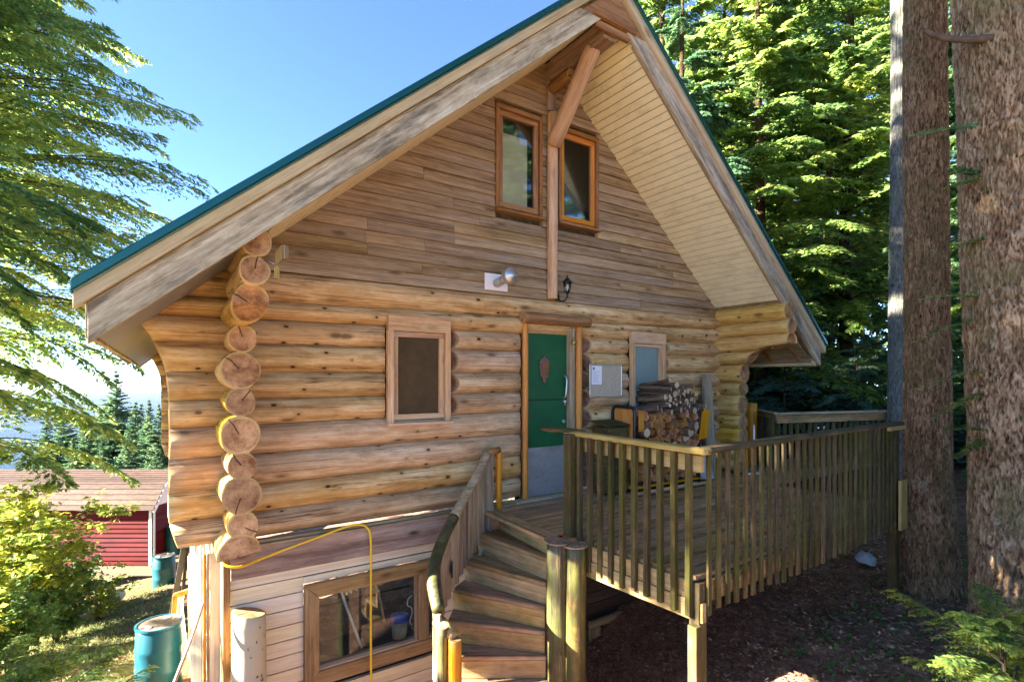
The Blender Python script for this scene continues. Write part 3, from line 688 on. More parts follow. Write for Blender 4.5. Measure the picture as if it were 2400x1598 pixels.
# back rake of the left side
slab('rake_board', [(-.16, 6.72, SF(-.30) - .02), (CX, 6.72, ZR - .02), (CX, 6.72, ZR + .22), (-.16, 6.72, SF(-.30) + .22)], .04, M['weathered'], house, xa=(1, 0, SL))
for yy in (-0.86, -0.42, 0.6, 1.6):                      # lookouts under the right eave
    slab('rafter_tail', [(7.45, yy, 1.93), (8.27, yy, 1.90), (8.27, yy, 1.83), (8.18, yy, 1.70), (7.9, yy, 1.90), (7.45, yy, 1.86)], .05, M['trim_brown'], house)
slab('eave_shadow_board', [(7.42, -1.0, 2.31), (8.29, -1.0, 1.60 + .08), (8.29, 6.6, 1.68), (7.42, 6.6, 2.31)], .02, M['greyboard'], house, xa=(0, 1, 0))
# gable peak plate and its lower trim
slab('peak_plate', [(3.845, -1.098, 5.119), (4.20, -1.098, 5.119), (CX, -1.098, 5.119 + .001), (CX, -1.098, 5.119)][:0] or [(3.58, -1.098, 5.118), (4.464, -1.098, 5.118), (CX, -1.098, 5.49)], .016, M['trim_brown'], house)
board('peak_trim', (3.78, -1.068, 5.075), (4.27, -1.068, 5.075), .075, .045, M['trim_brown'], house)
board('peak_trim', (3.72, -1.125, 5.134), (4.33, -1.125, 5.134), .03, .03, M['trim_brown'], house)
# ridge beam, post, brace, stub
board('ridge_beam', (4.02, -1.04, 5.10), (4.02, 0.02, 5.10), .20, .16, M['beam'], house)
log('gable_post', (4.018, -0.075, 2.39), (4.018, -0.075, 4.62), .064, .064, [M['trim_pale'], M['end']], house, seed=5, seg=16, rough=.10)
log('brace', (4.015, -0.10, 4.24), (4.015, -0.79, 5.045), .095, .088, [M['trim_pale'], M['end']], house, seed=8, seg=10, rough=.06)
log('beam_stub', (4.02, -0.42, 4.93), (4.02, 0.0, 4.93), .07, .07, [M['trim_brown'], M['end']], house, seed=9, seg=14)
board('peak_board', (4.02, -0.045, 4.66), (4.02, -0.045, 5.1), .05, .13, M['beam'], house, up=(0, 1, 0))
# --- windows
def window(x0, x1, z0, z1, yf, tw, th, trim, sash_mat, sash_w, glass, back, header=None, sill=True, label=None, depth=.10, backmat=None):
    """trim frame outer x0..x1, z0..z1; tw side trim width"""
    w = newobj('window', boxmesh(x1 - x0, .012, .02, M['dark'], 0), house); place(w, ((x0 + x1) / 2, yf + depth + .03, (z0 + z1) / 2), (1, 0, 0), (0, 0, 1))
    def B(name, a, b, width, t, mat, up=(0, 0, 1)): return board(name, a, b, width, t, mat, w, up)
    ht = header or tw; bt = th
    B('side_trim', (x0 + tw / 2, yf + .03, z0), (x0 + tw / 2, yf + .03, z1 - ht), .06, tw, trim, up=(0, 1, 0))
    B('side_trim', (x1 - tw / 2, yf + .03, z0), (x1 - tw / 2, yf + .03, z1 - ht), .06, tw, trim, up=(0, 1, 0))
    B('head_trim', (x0 + .002, yf + .028, z1 - ht / 2), (x1 - .002, yf + .028, z1 - ht / 2), ht, .062, trim)
    if sill: B('sill', (x0 - .012, yf + .015, z0 - .012), (x1 + .012, yf + .015, z0 - .012), .032, .11, trim)
    a0, a1, b0, b1 = x0 + tw + .002, x1 - tw - .002, z0 + bt, z1 - ht - .002
    s = sash_w; ys = yf + .055
    B('sash_rail', (a0, ys, b0 + s / 2), (a1, ys, b0 + s / 2), s, .04, sash_mat)
    B('sash_rail', (a0, ys, b1 - s / 2), (a1, ys, b1 - s / 2), s, .04, sash_mat)
    B('sash_stile', (a0 + s / 2, ys, b0 + s), (a0 + s / 2, ys, b1 - s), .04, s, sash_mat, up=(0, 1, 0))
    B('sash_stile', (a1 - s / 2, ys, b0 + s), (a1 - s / 2, ys, b1 - s), .04, s, sash_mat, up=(0, 1, 0))
    B('pane', (a0 + s - .004, ys + .008, (b0 + b1) / 2), (a1 - s + .004, ys + .008, (b0 + b1) / 2), b1 - b0 - 2 * s + .008, .005, glass)
    B('blind', (a0, ys + depth - .02, (b0 + b1) / 2), (a1, ys + depth - .02, (b0 + b1) / 2), b1 - b0, .008, back)
    for xx in (a0 + .004, a1 - .004): B('reveal', (xx, ys + depth / 2, b0), (xx, ys + depth / 2, b1), depth, .006, M['dark'], up=(0, 1, 0))
    return w
window(1.93, 2.62, 0.985, 2.055, -.125, .062, .03, M['trim_pale'], M['trim_pale'], .055, M['screen'], M['brown_blind'], header=.155)
window(5.34, 6.03, 0.80, 2.065, -.125, .062, .03, M['trim_pale'], M['trim_pale'], .045, M['frost'], M['dark'], header=.155)
wl = window(3.226, 3.885, 3.345, 4.54, -.065, .045, .04, M['trim_brown'], M['trim_brown'], .06, M['glass'], M['dark'], header=.05, depth=.16)
wr = window(4.135, 4.80, 3.345, 4.525, -.065, .045, .04, M['trim_brown'], M['trim_orange'], .06, M['glass'], M['dark'], header=.05, depth=.16)
board('curtain', (3.29, .009, 3.82), (3.70, .009, 3.82), .86, .01, M['curtain'], wl); board('curtain', (4.20, .009, 3.93), (4.735, .009, 3.93), .98, .01, M['frost'], wr)
for z0_, z1_ in ((-.435, -.371), (-1.305, -1.374)): board('lower_siding_board', (1.157, -.045, (z0_ + z1_) / 2), (2.468, -.045, (z0_ + z1_) / 2), abs(z1_ - z0_) - .004, .02, M['cream'], house)
# --- door
door = newobj('door', boxmesh(.66, 2.02, .045, M['door_green'], .004), house); place(door, (3.955, -.005, 1.03), (1, 0, 0), (0, 0, 1))
def DB(name, a, b, w, t, mat, up=(0, 0, 1), bev=.003): return board(name, a, b, w, t, mat, door, up, bev)
DB('kick_plate', (3.635, -.031, .31), (4.275, -.031, .31), .60, .004, M['kick'])
DB('panel_line', (3.635, -.030, 1.175), (4.275, -.030, 1.175), .012, .004, M['black'])
slab('plaque', [(3.845, -.040, 1.60), (3.86, -.040, 1.66), (3.895, -.04, 1.675), (3.92, -.040, 1.705), (3.945, -.04, 1.675), (3.98, -.040, 1.66), (3.995, -.040, 1.60), (3.972, -.04, 1.45), (3.945, -.04, 1.43), (3.935, -.04, 1.38), (3.905, -.04, 1.38), (3.895, -.04, 1.43), (3.868, -.04, 1.45)], .02, M['copper'], door)
for k in range(5): DB('plaque_rib', (3.872 + k * .024, -.055, 1.47), (3.866 + k * .027, -.055, 1.62), .012, .008, M['trim_brown'], up=(0, 1, 0))
tube('handle', [(4.225, -.03, 1.19), (4.225, -.075, 1.22), (4.23, -.085, 1.32), (4.24, -.075, 1.43), (4.236, -.03, 1.47)], .011, M['steel'], door, sub=4)
lathe('latch_thumb', [(.02, 0), (.022, .02), (.012, .05)], M['steel'], door, (4.225, -.03, 1.15), (0, -1, 0), 12)
tube('pull_chain', [(4.225, -.05, 1.17), (4.23, -.06, 1.10)], .010, M['steel'], door)
lathe('lock', [(.022, 0), (.022, .012), (.012, .014)], M['steel'], door, (4.228, -.028, .905), (0, -1, 0), 14)
log('door_post', (3.602, -.09, 0.0), (3.602, -.09, 2.07), .036, .036, [M['trim_orange'], M['end']], house, seed=3, seg=14, rough=.08)
log('door_post', (4.415, -.09, 0.0), (4.415, -.09, 2.07), .048, .048, [M['trim_orange'], M['end']], house, seed=4, seg=14, rough=.05)
board('door_jamb', (4.318, -.055, 0.0), (4.318, -.055, 2.06), .09, .075, M['greyboard'], house, up=(0, 1, 0))
board('door_jamb', (3.628, .02, 0.0), (3.628, .02, 2.06), .09, .03, M['greyboard'], house, up=(0, 1, 0))
log('door_header', (3.545, -.13, 2.132), (4.56, -.13, 2.132), .06, .064, [M['trim_brown'], M['end']], house, seed=6, seg=16)
board('threshold', (3.45, -.085, 0.012), (4.50, -.085, 0.012), .022, .14, M['steel'], house)
slab('door_recess', [(3.56, .06, 0.0), (4.54, .06, 0.0), (4.54, .06, 2.15), (3.56, .06, 2.15)], .02, M['dark'], house)
# --- floor beam and lower storey
board('sill_strip', (.60, -.095, .030), (7.3, -.095, .030), .026, .06, M['greyboard'], house)
board('sill_strip', (.60, -.115, .006), (7.3, -.115, .006), .014, .06, M['greyboard'], house)
board('floor_beam', (.56, -.10, -.133), (7.35, -.10, -.133), .262, .05, M['beam'], house)
board('corner_trim', (.533, -.055, -1.65), (.533, -.055, -.012), .085, .055, M['trim_brown'], house, up=(0, 1, 0)).location.z += 0
board('corner_trim', (.533, -.053, -2.95), (.533, -.053, -1.652), .082, .055, M['greyboard'], house, up=(0, 1, 0))
LW = (1.155, 2.47, -1.372, -.437)
zt = -.268; seams = [-.268, -.365, -.499, -.637, -.771, -.905, -1.039, -1.172]
while seams[-1] > -2.9: seams.append(seams[-1] - .1345)
for z1, z0 in zip(seams, seams[1:]):
    sp = [(.565, 7.3)]
    if z0 < LW[3] - .03 and z1 > LW[2] + .03: sp = [(.565, LW[0]), (LW[1], 7.3)]
    if z0 < -1.67 and z1 > -2.5: sp = [(a, min(b, 4.62)) for a, b in sp[:1]] + [(6.68, 7.3)] if len(sp) == 1 else [sp[0], (sp[1][0], 4.62), (6.68, 7.3)]
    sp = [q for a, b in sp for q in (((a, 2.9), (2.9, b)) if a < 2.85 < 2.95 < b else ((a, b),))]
    for a, b in sp:
        zz1 = z1
        if a < 1 and z0 < LW[3] and z1 > LW[3]: pass
        cx = (a + b) / 2; cz = (z0 + z1) / 2
        v = [(x - cx, y + .03, z - cz) for x, y, z in ((a, -.055, z0 + .005), (b, -.055, z0 + .005), (b, -.052, z1 - .006), (a, -.052, z1 - .006), (a, -.01, z0 + .003), (b, -.01, z0 + .003), (b, -.01, z1 - .006), (a, -.01, z1 - .006))]
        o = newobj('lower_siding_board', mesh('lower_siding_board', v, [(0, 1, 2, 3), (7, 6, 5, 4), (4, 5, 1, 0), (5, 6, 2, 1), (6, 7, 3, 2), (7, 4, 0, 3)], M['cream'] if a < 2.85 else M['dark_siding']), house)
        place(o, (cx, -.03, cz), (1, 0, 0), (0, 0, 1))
slab('siding_backing', [(.56, -.002, -.27), (1.16, -.002, -.27), (1.16, -.002, -2.95), (.56, -.002, -2.95)], .008, M['dark'], house)
slab('siding_backing', [(1.16, -.002, -.27), (2.46, -.002, -.27), (2.46, -.002, -.44), (1.16, -.002, -.44)], .008, M['dark'], house)
slab('siding_backing', [(1.16, -.002, -1.37), (2.46, -.002, -1.37), (2.46, -.002, -2.95), (1.16, -.002, -2.95)], .008, M['dark'], house)
slab('siding_backing', [(2.46, -.002, -.27), (7.3, -.002, -.27), (7.3, -.002, -2.95), (2.46, -.002, -2.95)], .008, M['dark'], house)
slab('side_wall', [(.52, .0, .0), (.65, 6.5, .0), (.65, 6.5, -5), (.52, 0, -5)], .03, M['cream'], house, xa=(0, 1, 0))
slab('side_wall', [(7.34, .0, .0), (7.34, 6.5, .0), (7.34, 6.5, -5), (7.34, 0, -5)], .03, M['cream'], house, xa=(0, 1, 0))
# lower window: mitred frame, mullion, two panes, dim room behind
lw = newobj('window', boxmesh(1.25, .012, .02, M['dark'], 0), house); place(lw, (1.8, .5, -.9), (1, 0, 0), (0, 0, 1))
x0, x1, z0, z1 = LW; b_ = .128
def FR(name, pts, mat=None, xa=(1, 0, 0)): slab(name, [(x, -.085, z) for x, z in pts], .05, mat or M['trim_brown'], lw, xa, bev=.004)
M['frame_wood'] = wood('frame_wood', [(0.20, 0.115, 0.055), (0.34, 0.22, 0.115), (0.44, 0.30, 0.17)], fine=22, tint=0.12, knots=0.8, cracks=0.3, moss=(0.25, 0.21, 0.10))
FR('frame_board', [(x0, z1), (x1, z1), (x1, z1 - b_), (x0 + b_, z1 - b_)], M['frame_wood'])
FR('frame_board', [(x0, z0), (x1, z0), (x1, z0 + b_), (x0 + b_, z0 + b_)], M['frame_wood'])
FR('frame_board', [(x0, z0 + .001), (x0 + b_ - .002, z0 + b_), (x0 + b_ - .002, z1 - b_), (x0, z1 - .001)], M['frame_wood'], (0, 0, 1))
board('mullion', (2.325, -.075, z0 + b_), (2.325, -.075, z1 - b_), .05, .11, M['frame_wood'], lw, up=(0, 1, 0))
board('mullion_bead', (2.255, -.05, z0 + b_), (2.255, -.05, z1 - b_), .05, .022, M['frame_wood'], lw, up=(0, 1, 0))
board('inner_sill', (x0 + b_, -.03, z0 + b_ + .008), (x1, -.03, z0 + b_ + .008), .018, .11, M['trim_pale'], lw)
board('pane', (x0 + b_ - .01, -.028, (z0 + z1) / 2), (2.25, -.028, (z0 + z1) / 2), z1 - z0 - 2 * b_ + .02, .005, M['glass'], lw)
board('pane', (2.37, -.028, (z0 + z1) / 2), (x1, -.028, (z0 + z1) / 2), z1 - z0 - 2 * b_ + .02, .005, M['glass'], lw)
slab('room_floor', [(1.2, .02, -1.45), (2.5, .02, -1.45), (2.5, .9, -1.45), (1.2, .9, -1.45)], .01, M['dark'], lw)
# window under the deck
dw = newobj('window', boxmesh(1.9, .8, .02, M['dark'], 0), house); place(dw, (5.65, .15, -2.05), (1, 0, 0), (0, 0, 1))
for a, b, w, up in (((4.62, -.07, -1.70), (6.68, -.07, -1.70), .09, (0, 0, 1)), ((4.62, -.07, -2.46), (6.68, -.07, -2.46), .09, (0, 0, 1)), ):
    board('frame_board', a, b, w, .05, M['greyboard'], dw, up)
for x in (4.71, 5.65, 6.63): board('frame_board', (x, -.07, -2.41), (x, -.07, -1.75), .05, .17 if x < 5 else .09, M['greyboard'], dw, (0, 1, 0))
board('pane', (4.8, -.04, -2.08), (5.6, -.04, -2.08), .66, .005, M['glass'], dw); board('pane', (5.7, -.04, -2.08), (6.58, -.04, -2.08), .66, .005, M['glass'], dw)
# flue vent through the gable
vent = newobj('flue_vent', boxmesh(.305, .185, .012, M['shed_white'], .003), house); place(vent, (3.233, -.045, 2.512), (1, 0, 0), (0, 0, 1))
lathe('flue_pipe', [(.048, 0), (.048, .24)], M['steel'], vent, (3.232, -.05, 2.50), (0, -1, 0.12), 20)
lathe('flue_cap', [(.05, 0), (.086, .015), (.09, .03), (.09, .085), (.082, .095), (.055, .10), (.053, .106), (.036, .108), (.034, .114), (.01, .116)], M['steel'], vent, (3.232, -.27, 2.53), (0, -1, 0.12), 28)
# ------------------------------------------------------------------ deck
deck = empty('deck', (3.2, -2.7, -0.3), 'raised mossy wooden deck with slatted railing in front of the green door', 'deck')
rnd = random.Random(5)
y = -0.02; k = 0
while y > -2.52:
    y0 = y - .139; xa_ = 3.13 if y0 > -1.32 else 3.20 + 0.03 * (-y0 - 1.4)
    xb_ = 7.02 if y0 < -1.25 else 10.4
    if y > -.10: pass
    js = [xa_ + (0 if y0 < -1.32 else -.02)]
    j = rnd.choice([5.0, 5.6, 6.2]) + rnd.uniform(-.05, .05)
    js += [j, xb_]
    for a, b in zip(js, js[1:]): board('deck_board', (a + .002, y - .068, -.018 - rnd.random() * .003), (b - .002, y - .068, -.018 - rnd.random() * .003), .132, .034, M['deckwood'], deck, up=(0, 1, 0))
    y = y0; k += 1
board('nosing_board', (3.075, -.10, -.017), (3.01, -1.32, -.017), .17, .036, M['deckwood'], deck, up=(1, 0, 0))
board('fascia_board', (3.185, -1.45, -.10), (3.245, -2.72, -.10), .13, .04, M['yellowboard'], deck)
board('fascia_board', (3.183, -1.45, -.238), (3.243, -2.76, -.238), .14, .05, M['yellowboard'], deck)
board('fascia_board', (3.27, -2.715, -.115), (7.0, -2.545, -.115), .15, .035, M['deckwood'], deck)
slab('deck_board', [(3.24, -2.525, -.019), (7.02, -2.525, -.019), (6.98, -2.535, -.019), (3.26, -2.69, -.019)], .034, M['deckwood'], deck, bev=.002)
for yy in (-.6, -1.2, -1.8, -2.3): board('joist', (3.25, yy, -.13), (7.0, yy, -.13), .18, .045, M['greyboard'], deck)
# side railing
b0 = Vector((3.215, -1.36, 0)); b1 = Vector((3.19, -2.74, 0))
board('handrail', (3.215, -1.30, .925), (3.185, -2.83, .915), .09, .042, M['yellowboard'], deck, up=(1, 0, 0), bev=.008)
slab('handrail_cap', [(3.12, -1.01, .942), (3.16, -.97, .942), (3.27, -1.0, .942), (3.30, -1.10, .942), (3.30, -1.42, .942), (3.17, -1.42, .942), (3.15, -1.25, .942), (3.10, -1.2, .942)], .035, M['railwood'], deck, xa=(0, 1, 0), bev=.012)
board('inner_rail', (3.235, -1.45, .83), (3.215, -2.77, .82), .12, .035, M['yellowboard'], deck)
board('post', (3.16, -1.415, .0), (3.16, -1.415, .925), .10, .10, M['railwood'], deck, up=(0, 1, 0))
for i in range(10):
    t = (i + .55) / 10; x = 3.165 + .02 * t; yy = -1.46 - 1.27 * t; a = rnd.uniform(-.004, .004)
    board('baluster', (x + a, yy, -.262 + rnd.uniform(-.012, .012)), (x, yy + a, .905), .042, .042, M['railwood'], deck, up=(0, 1, 0), bev=.003)
# front railing
board('handrail', (3.19, -2.80, .925), (7.0, -2.60, .925), .10, .042, M['railwood'], deck, up=(0, 1, 0), bev=.008)
nbal = 31
for i in range(nbal):
    t = (i + .4) / nbal; x = 3.24 + 3.74 * t; yy = -2.765 + .17 * t; a = rnd.uniform(-.006, .006)
    board('baluster', (x + a, yy, -.255 + rnd.uniform(-.02, .02)), (x, yy, .905), .020, (.042, .048, .044, .05)[i % 4], M['railwood'], deck, up=(0, 1, 0), bev=.003)
board('post', (3.25, -2.70, -2.2), (3.25, -2.70, -.03), .088, .088, M['railwood'], deck, up=(0, 1, 0))
board('post', (3.165, -2.735, -2.2), (3.165, -2.735, -.31), .075, .06, M['railwood'], deck, up=(0, 1, 0))
board('post', (6.95, -2.56, -1.3), (6.95, -2.56, .905), .09, .09, M['railwood'], deck, up=(0, 1, 0))
board('end_board', (6.93, -2.66, -.25), (6.93, -2.66, .30), .03, .17, M['yellowboard'], deck, up=(0, 1, 0))
board('end_rail', (6.55, -2.66, .885), (7.05, -2.635, .885), .045, .03, M['yellowboard'], deck)
# rear railing to the right of the house
R2 = [(8.75, 0.12), (8.13, -.56), (10.6, -1.25)]
log('rail_post', (8.42, .06, -.02), (8.42, .06, 1.02), .095, .095, [M['trim_orange'], M['end']], deck, seed=12, seg=20)
for (xa_, ya_), (xb_, yb_) in zip(R2, R2[1:]):
    board('handrail', (xa_, ya_, .885), (xb_, yb_, .885), .10, .035, M['greyboard'], deck, up=(-(yb_ - ya_), xb_ - xa_, 0))
    board('inner_rail', (xa_, ya_, .80), (xb_, yb_, .80), .125, .04, M['deckwood'], deck)
    L = math.hypot(xb_ - xa_, yb_ - ya_); n_ = int(L / .125)
    for i in range(n_):
        t = (i + .5) / n_; xx = xa_ + (xb_ - xa_) * t; yy = ya_ + (yb_ - ya_) * t + .04
        board('baluster', (xx, yy, -.1), (xx, yy, .80), .045, .04, M['railwood'], deck, up=(0, 1, 0))
for i in range(24):                     # boards of the deck past the front railing
    pass
# ------------------------------------------------------------------ winding stairs
st = empty('winding_stairs', (2.95, -1.4, -2.6), 'winding wooden stairs with log newel rising to the deck', 'stairs')
NC = (2.97, -1.42)
outer = [(3.12, -.25), (2.86, -.26), (2.62, -.40), (2.42, -.53), (2.27, -.72), (2.17, -.96), (2.13, -1.22), (2.16, -1.50), (2.25, -1.76), (2.38, -1.98)]
inner = [(3.03, -1.27), (2.97, -1.31), (2.93, -1.34), (2.90, -1.36), (2.88, -1.39), (2.87, -1.42), (2.87, -1.45), (2.87, -1.48), (2.88, -1.52), (2.90, -1.56)]
for i in range(1, 9):
    z = -.2 * i
    # tread i spans from riser line i-1 to nose line i
    o0, o1, i0, i1 = outer[i - 1], outer[i], inner[i - 1], inner[i]
    slab('tread', [(o0[0] + .02, o0[1] + .02, z - .02), (o1[0], o1[1], z - .02), (i1[0], i1[1], z - .02), (i0[0] + .05, i0[1], z - .02)], .038, M['deckwood'], st, xa=(i1[0] - o1[0], i1[1] - o1[1], 0), bev=.006)
    # riser under nose line i-1, standing on tread i
    a = Vector((o0[0], o0[1], 0)); b = Vector((i0[0], i0[1], 0)); off = (b - a).normalized().cross(Vector((0, 0, 1))) * -.02
    a += off; b += off
    board('riser', (a.x, a.y, z + .0795), (b.x, b.y, z + .0795), .157, .024, M['riser'], st)
# curved outer screen of upright boards with a peeled-log handrail
RT = [(3.16, -.235, .66), (3.02, -.20, .62), (2.80, -.33, .40), (2.62, -.42, .24), (2.44, -.53, .09), (2.30, -.62, -.03), (2.18, -.72, -.14), (2.04, -.90, -.22), (1.95, -1.10, -.30), (1.90, -1.28, -.42), (1.90, -1.44, -.47)]
def rail_at(t):
    q = t * (len(RT) - 1); i = min(int(q), len(RT) - 2); u = q - i
    return Vector(RT[i]).lerp(Vector(RT[i + 1]), u)
tube('handrail', [RT[0], RT[1]], [.034, .04], M['trim_brown'], st, 12)
tube('handrail', RT[1:5], [.045, .050, .046, .052], M['greyboard'], st, 12, sub=5)
tube('handrail', RT[4:8], [.052, .05, .055, .055], M['mossy_log'], st, 12, sub=5)
tube('handrail', RT[7:10], [.056, .06, .05], M['mossy_log'], st, 12, sub=5)
tube('handrail', [(1.905, -1.24, -.50), (1.98, -1.42, -.60)], [.05, .052], M['yellowboard'], st, 12)
nbd = 20
for i in range(nbd):
    t = .06 + .86 * (i + .5) / nbd; p = rail_at(t); q = rail_at(min(1, t + .01)); d = (q - p); d.z = 0
    zb = -.15 - 1.15 * max(0, t - .02) ** 1.0
    w_ = .085 if i < 14 else .075
    o = board('screen_board', (p.x, p.y, zb), (p.x, p.y, p.z - .02), .018 + .004 * (i % 3), w_ + rnd.uniform(-.008, .004), M['greyboard'], st, up=(0, 0, 1))
    dd = d.normalized(); place(o, ((p.x), (p.y), (zb + p.z - .02) / 2), (0, 0, 1), dd.cross(Vector((0, 0, 1))))
for t, z in ((.47, -.38), (.66, -.62)):
    p = rail_at(t); d = Vector((-.55, -.83, 0)); s_ = Vector((-.83, .55, 0)) * -1
    q = p + Vector((.03, -.02, 0)); q.z = z
    slab('diamond_cutout', [q + Vector((0, 0, .085)), q + d * .04, q - Vector((0, 0, .085)), q - d * .04], .012, M['dark'], st, xa=(0, 0, 1), bev=0)
log('stair_post', (3.19, -.165, .0), (3.19, -.165, .62), .032, .032, [M['trim_orange'], M['end']], st, seed=31, seg=14)
log('stair_post', (1.965, -1.44, -2.4), (1.965, -1.44, -.60), .05, .05, [M['trim_orange'], M['end']], st, seed=32, seg=16)
log('stair_post', (1.90, -1.36, -2.4), (1.90, -1.36, -.52), .04, .04, [M['mossy_log'], M['end']], st, seed=33, seg=16)
log('newel_log', (2.965, -1.475, -2.5), (2.965, -1.475, -.012), .098, .098, [M['mossy_log'], M['end']], st, seed=34, seg=24, rough=.12)
log('newel_log', (3.06, -1.585, -2.5), (3.06, -1.585, -.030), .098, .098, [M['mossy_log'], M['end']], st, seed=35, seg=24, rough=.12)
for (cx, cy, cz, r) in ((2.965, -1.475, -.002, .112), (3.06, -1.585, -.020, .112)):
    lathe('newel_cap', [(r, 0), (r + .004, .006), (r, .012)], M['deckwood'], st, (cx, cy, cz - .006), (0, 0, 1), 24, False)
board('stringer', (3.10, -.22, -.28), (2.30, -.62, -1.15), .26, .035, M['greyboard'], st)

# ------------------------------------------------------------------ things on and by the wall
lt = empty('wall_lantern', (4.16, -.035, 2.36), 'small black carriage lantern on the siding just right of the gable post', 'wall lamp')
lathe('back_plate', [(.002, 0), (.035, .004), (.05, .02), (.03, .035)], M['black'], lt, (4.10, -.035, 2.425), (0, -1, 0), 20)
tube('arm', [(4.10, -.05, 2.42), (4.115, -.11, 2.37), (4.15, -.17, 2.38), (4.163, -.18, 2.455)], .010, M['black'], lt, sub=5)
L0 = (4.163, -.18)
lathe('lamp_base', [(.008, -.06), (.016, -.045), (.008, -.03), (.02, -.005), (.034, 0), (.034, .008)], M['black'], lt, (*L0, 2.465), (0, 0, 1), 18)
lathe('lamp_glass', [(.026, 0), (.038, .05), (.044, .11)], M['glass'], lt, (*L0, 2.473), (0, 0, 1), 18)
lathe('bulb', [(.006, 0), (.008, .03), (.017, .05), (.012, .075), (.002, .09)], M['bulb'], lt, (*L0, 2.474), (0, 0, 1), 14)
for k in range(6):
    a = k * math.pi / 3 + .3
    tube('cage_bar', [(L0[0] + .029 * math.cos(a), L0[1] + .029 * math.sin(a), 2.472), (L0[0] + .041 * math.cos(a), L0[1] + .041 * math.sin(a), 2.52), (L0[0] + .047 * math.cos(a), L0[1] + .047 * math.sin(a), 2.585)], .003, M['black'], lt, 6)
lathe('lamp_roof', [(.062, 0), (.060, .008), (.04, .028), (.030, .04), (.018, .055), (.006, .06), (.006, .07), (.010, .078), (.003, .095)], M['black'], lt, (*L0, 2.585), (0, 0, 1), 20)

nb_ = empty('notice_board', (4.85, -.12, 1.2), 'small cork notice board with one sheet of paper pinned at its left', 'notice board')
board('cork_panel', (4.575, -.125, 1.405), (5.125, -.125, 1.405), .40, .012, M['cork'], nb_)
for a, b, up in (((4.565, -.13, 1.607), (5.135, -.13, 1.607), (0, 0, 1)), ((4.565, -.13, 1.203), (5.135, -.13, 1.203), (0, 0, 1)), ((4.571, -.13, 1.212), (4.571, -.13, 1.598), (1, 0, 0)), ((5.129, -.13, 1.212), (5.129, -.13, 1.598), (1, 0, 0))):
    board('frame', a, b, .014, .022, M['steel'], nb_, up=up)
o = board('paper_sheet', (4.60, -.136, 1.475), (4.77, -.139, 1.475), .235, .0015, M['paper'], nb_, bev=0)
rr = random.Random(2)
slab('printed_mark', [(4.617, -.1385, 1.572), (4.65, -.1385, 1.572), (4.65, -.1385, 1.553), (4.617, -.1385, 1.553)], .001, M['ink'], nb_, bev=0)
slab('printed_mark', [(4.621, -.1385, 1.552), (4.628, -.1385, 1.552), (4.628, -.1385, 1.537), (4.621, -.1385, 1.537)], .001, M['ink'], nb_, bev=0)
slab('printed_mark', [(4.637, -.1385, 1.549), (4.646, -.1385, 1.549), (4.646, -.1385, 1.540), (4.637, -.1385, 1.540)], .001, M['ink'], nb_, bev=0)
for i in range(16):
    z = 1.523 - i * .0095; ln = rr.uniform(.06, .13)
    board('text_line', (4.617, -.1387 - .00, z), (4.617 + ln, -.1395, z), .0025, .001, M['inkgrey'], nb_, bev=0)
slab('torn_scrap', [(5.03, -.134, 1.50), (5.07, -.136, 1.505), (5.10, -.134, 1.49), (5.09, -.134, 1.46), (5.05, -.134, 1.475)], .0015, M['cork'], nb_, bev=0)

be = empty('door_bell', (4.29, -.12, 1.9), 'little brass bell hanging at the top right of the green door', 'bell')
tube('bracket', [(4.30, -.09, 2.04), (4.30, -.13, 2.06), (4.29, -.145, 2.0), (4.29, -.15, 1.93)], .005, M['brass'], be, sub=4)
lathe('bell_body', [(.035, 0), (.031, .012), (.018, .035), (.015, .06), (.006, .07)], M['brass'], be, (4.29, -.15, 1.855), (0, 0, 1), 18)
tube('pull', [(4.29, -.15, 1.87), (4.30, -.155, 1.78)], .004, M['brass'], be)

bh = empty('wooden_birdhouse', (.80, -.95, 2.2), 'tiny weathered wooden bird feeder hanging beside the topmost log ends', 'bird feeder')
slab('front', [(.752, -.96, 2.34), (.80, -.985, 2.395), (.80, -.985, 2.29), (.752, -.96, 2.235)], .012, M['yellowboard'], bh, xa=(0, 0, 1))
slab('side', [(.806, -.985, 2.392), (.842, -.95, 2.39), (.842, -.95, 2.305), (.806, -.985, 2.288)], .012, M['greyboard'], bh, xa=(0, 0, 1))
slab('back', [(.77, -.925, 2.36), (.835, -.93, 2.40), (.835, -.93, 2.29), (.77, -.925, 2.26)], .012, M['yellowboard'], bh, xa=(0, 0, 1))
slab('tag_board', [(.745, -.955, 2.15), (.785, -.955, 2.15), (.785, -.955, 2.222), (.765, -.955, 2.24), (.745, -.955, 2.222)], .012, M['yellowboard'], bh, xa=(0, 0, 1))
tube('wire', [(.70, -.94, 2.27), (.765, -.955, 2.245)], .003, M['steel'], bh); tube('wire', [(.765, -.955, 2.24), (.775, -.96, 2.29)], .003, M['steel'], bh)

# extension cord
tag(tube('extension_cord', [(.53, -.02, .03), (.475, -.12, -.02), (.50, -.25, -.075), (.60, -.30, -.10), (.74, -.20, -.105), (.92, -.16, -.075), (1.10, -.16, -.035), (1.32, -.16, .012), (1.50, -.17, .055), (1.62, -.18, .062), (1.70, -.18, .02), (1.735, -.18, -.09), (1.738, -.18, -.5), (1.735, -.185, -1.0), (1.738, -.19, -1.6), (1.75, -.2, -2.3), (1.8, -.28, -2.62)], .011, M['cord'], None, 8, sub=6),
    'yellow extension cord draped over the floor beam and hanging past the window', 'extension cord')
# birch trunk upright against the wall
tag(log('birch_log', (.692, -.20, -2.75), (.692, -.20, -.525), .128, .128, [M['birch'], M['end']], None, e1=lambda y, z: .03 * y / .13, seed=50, seg=32, rough=.04),
    'pale birch trunk section standing upright against the cream siding', 'log')
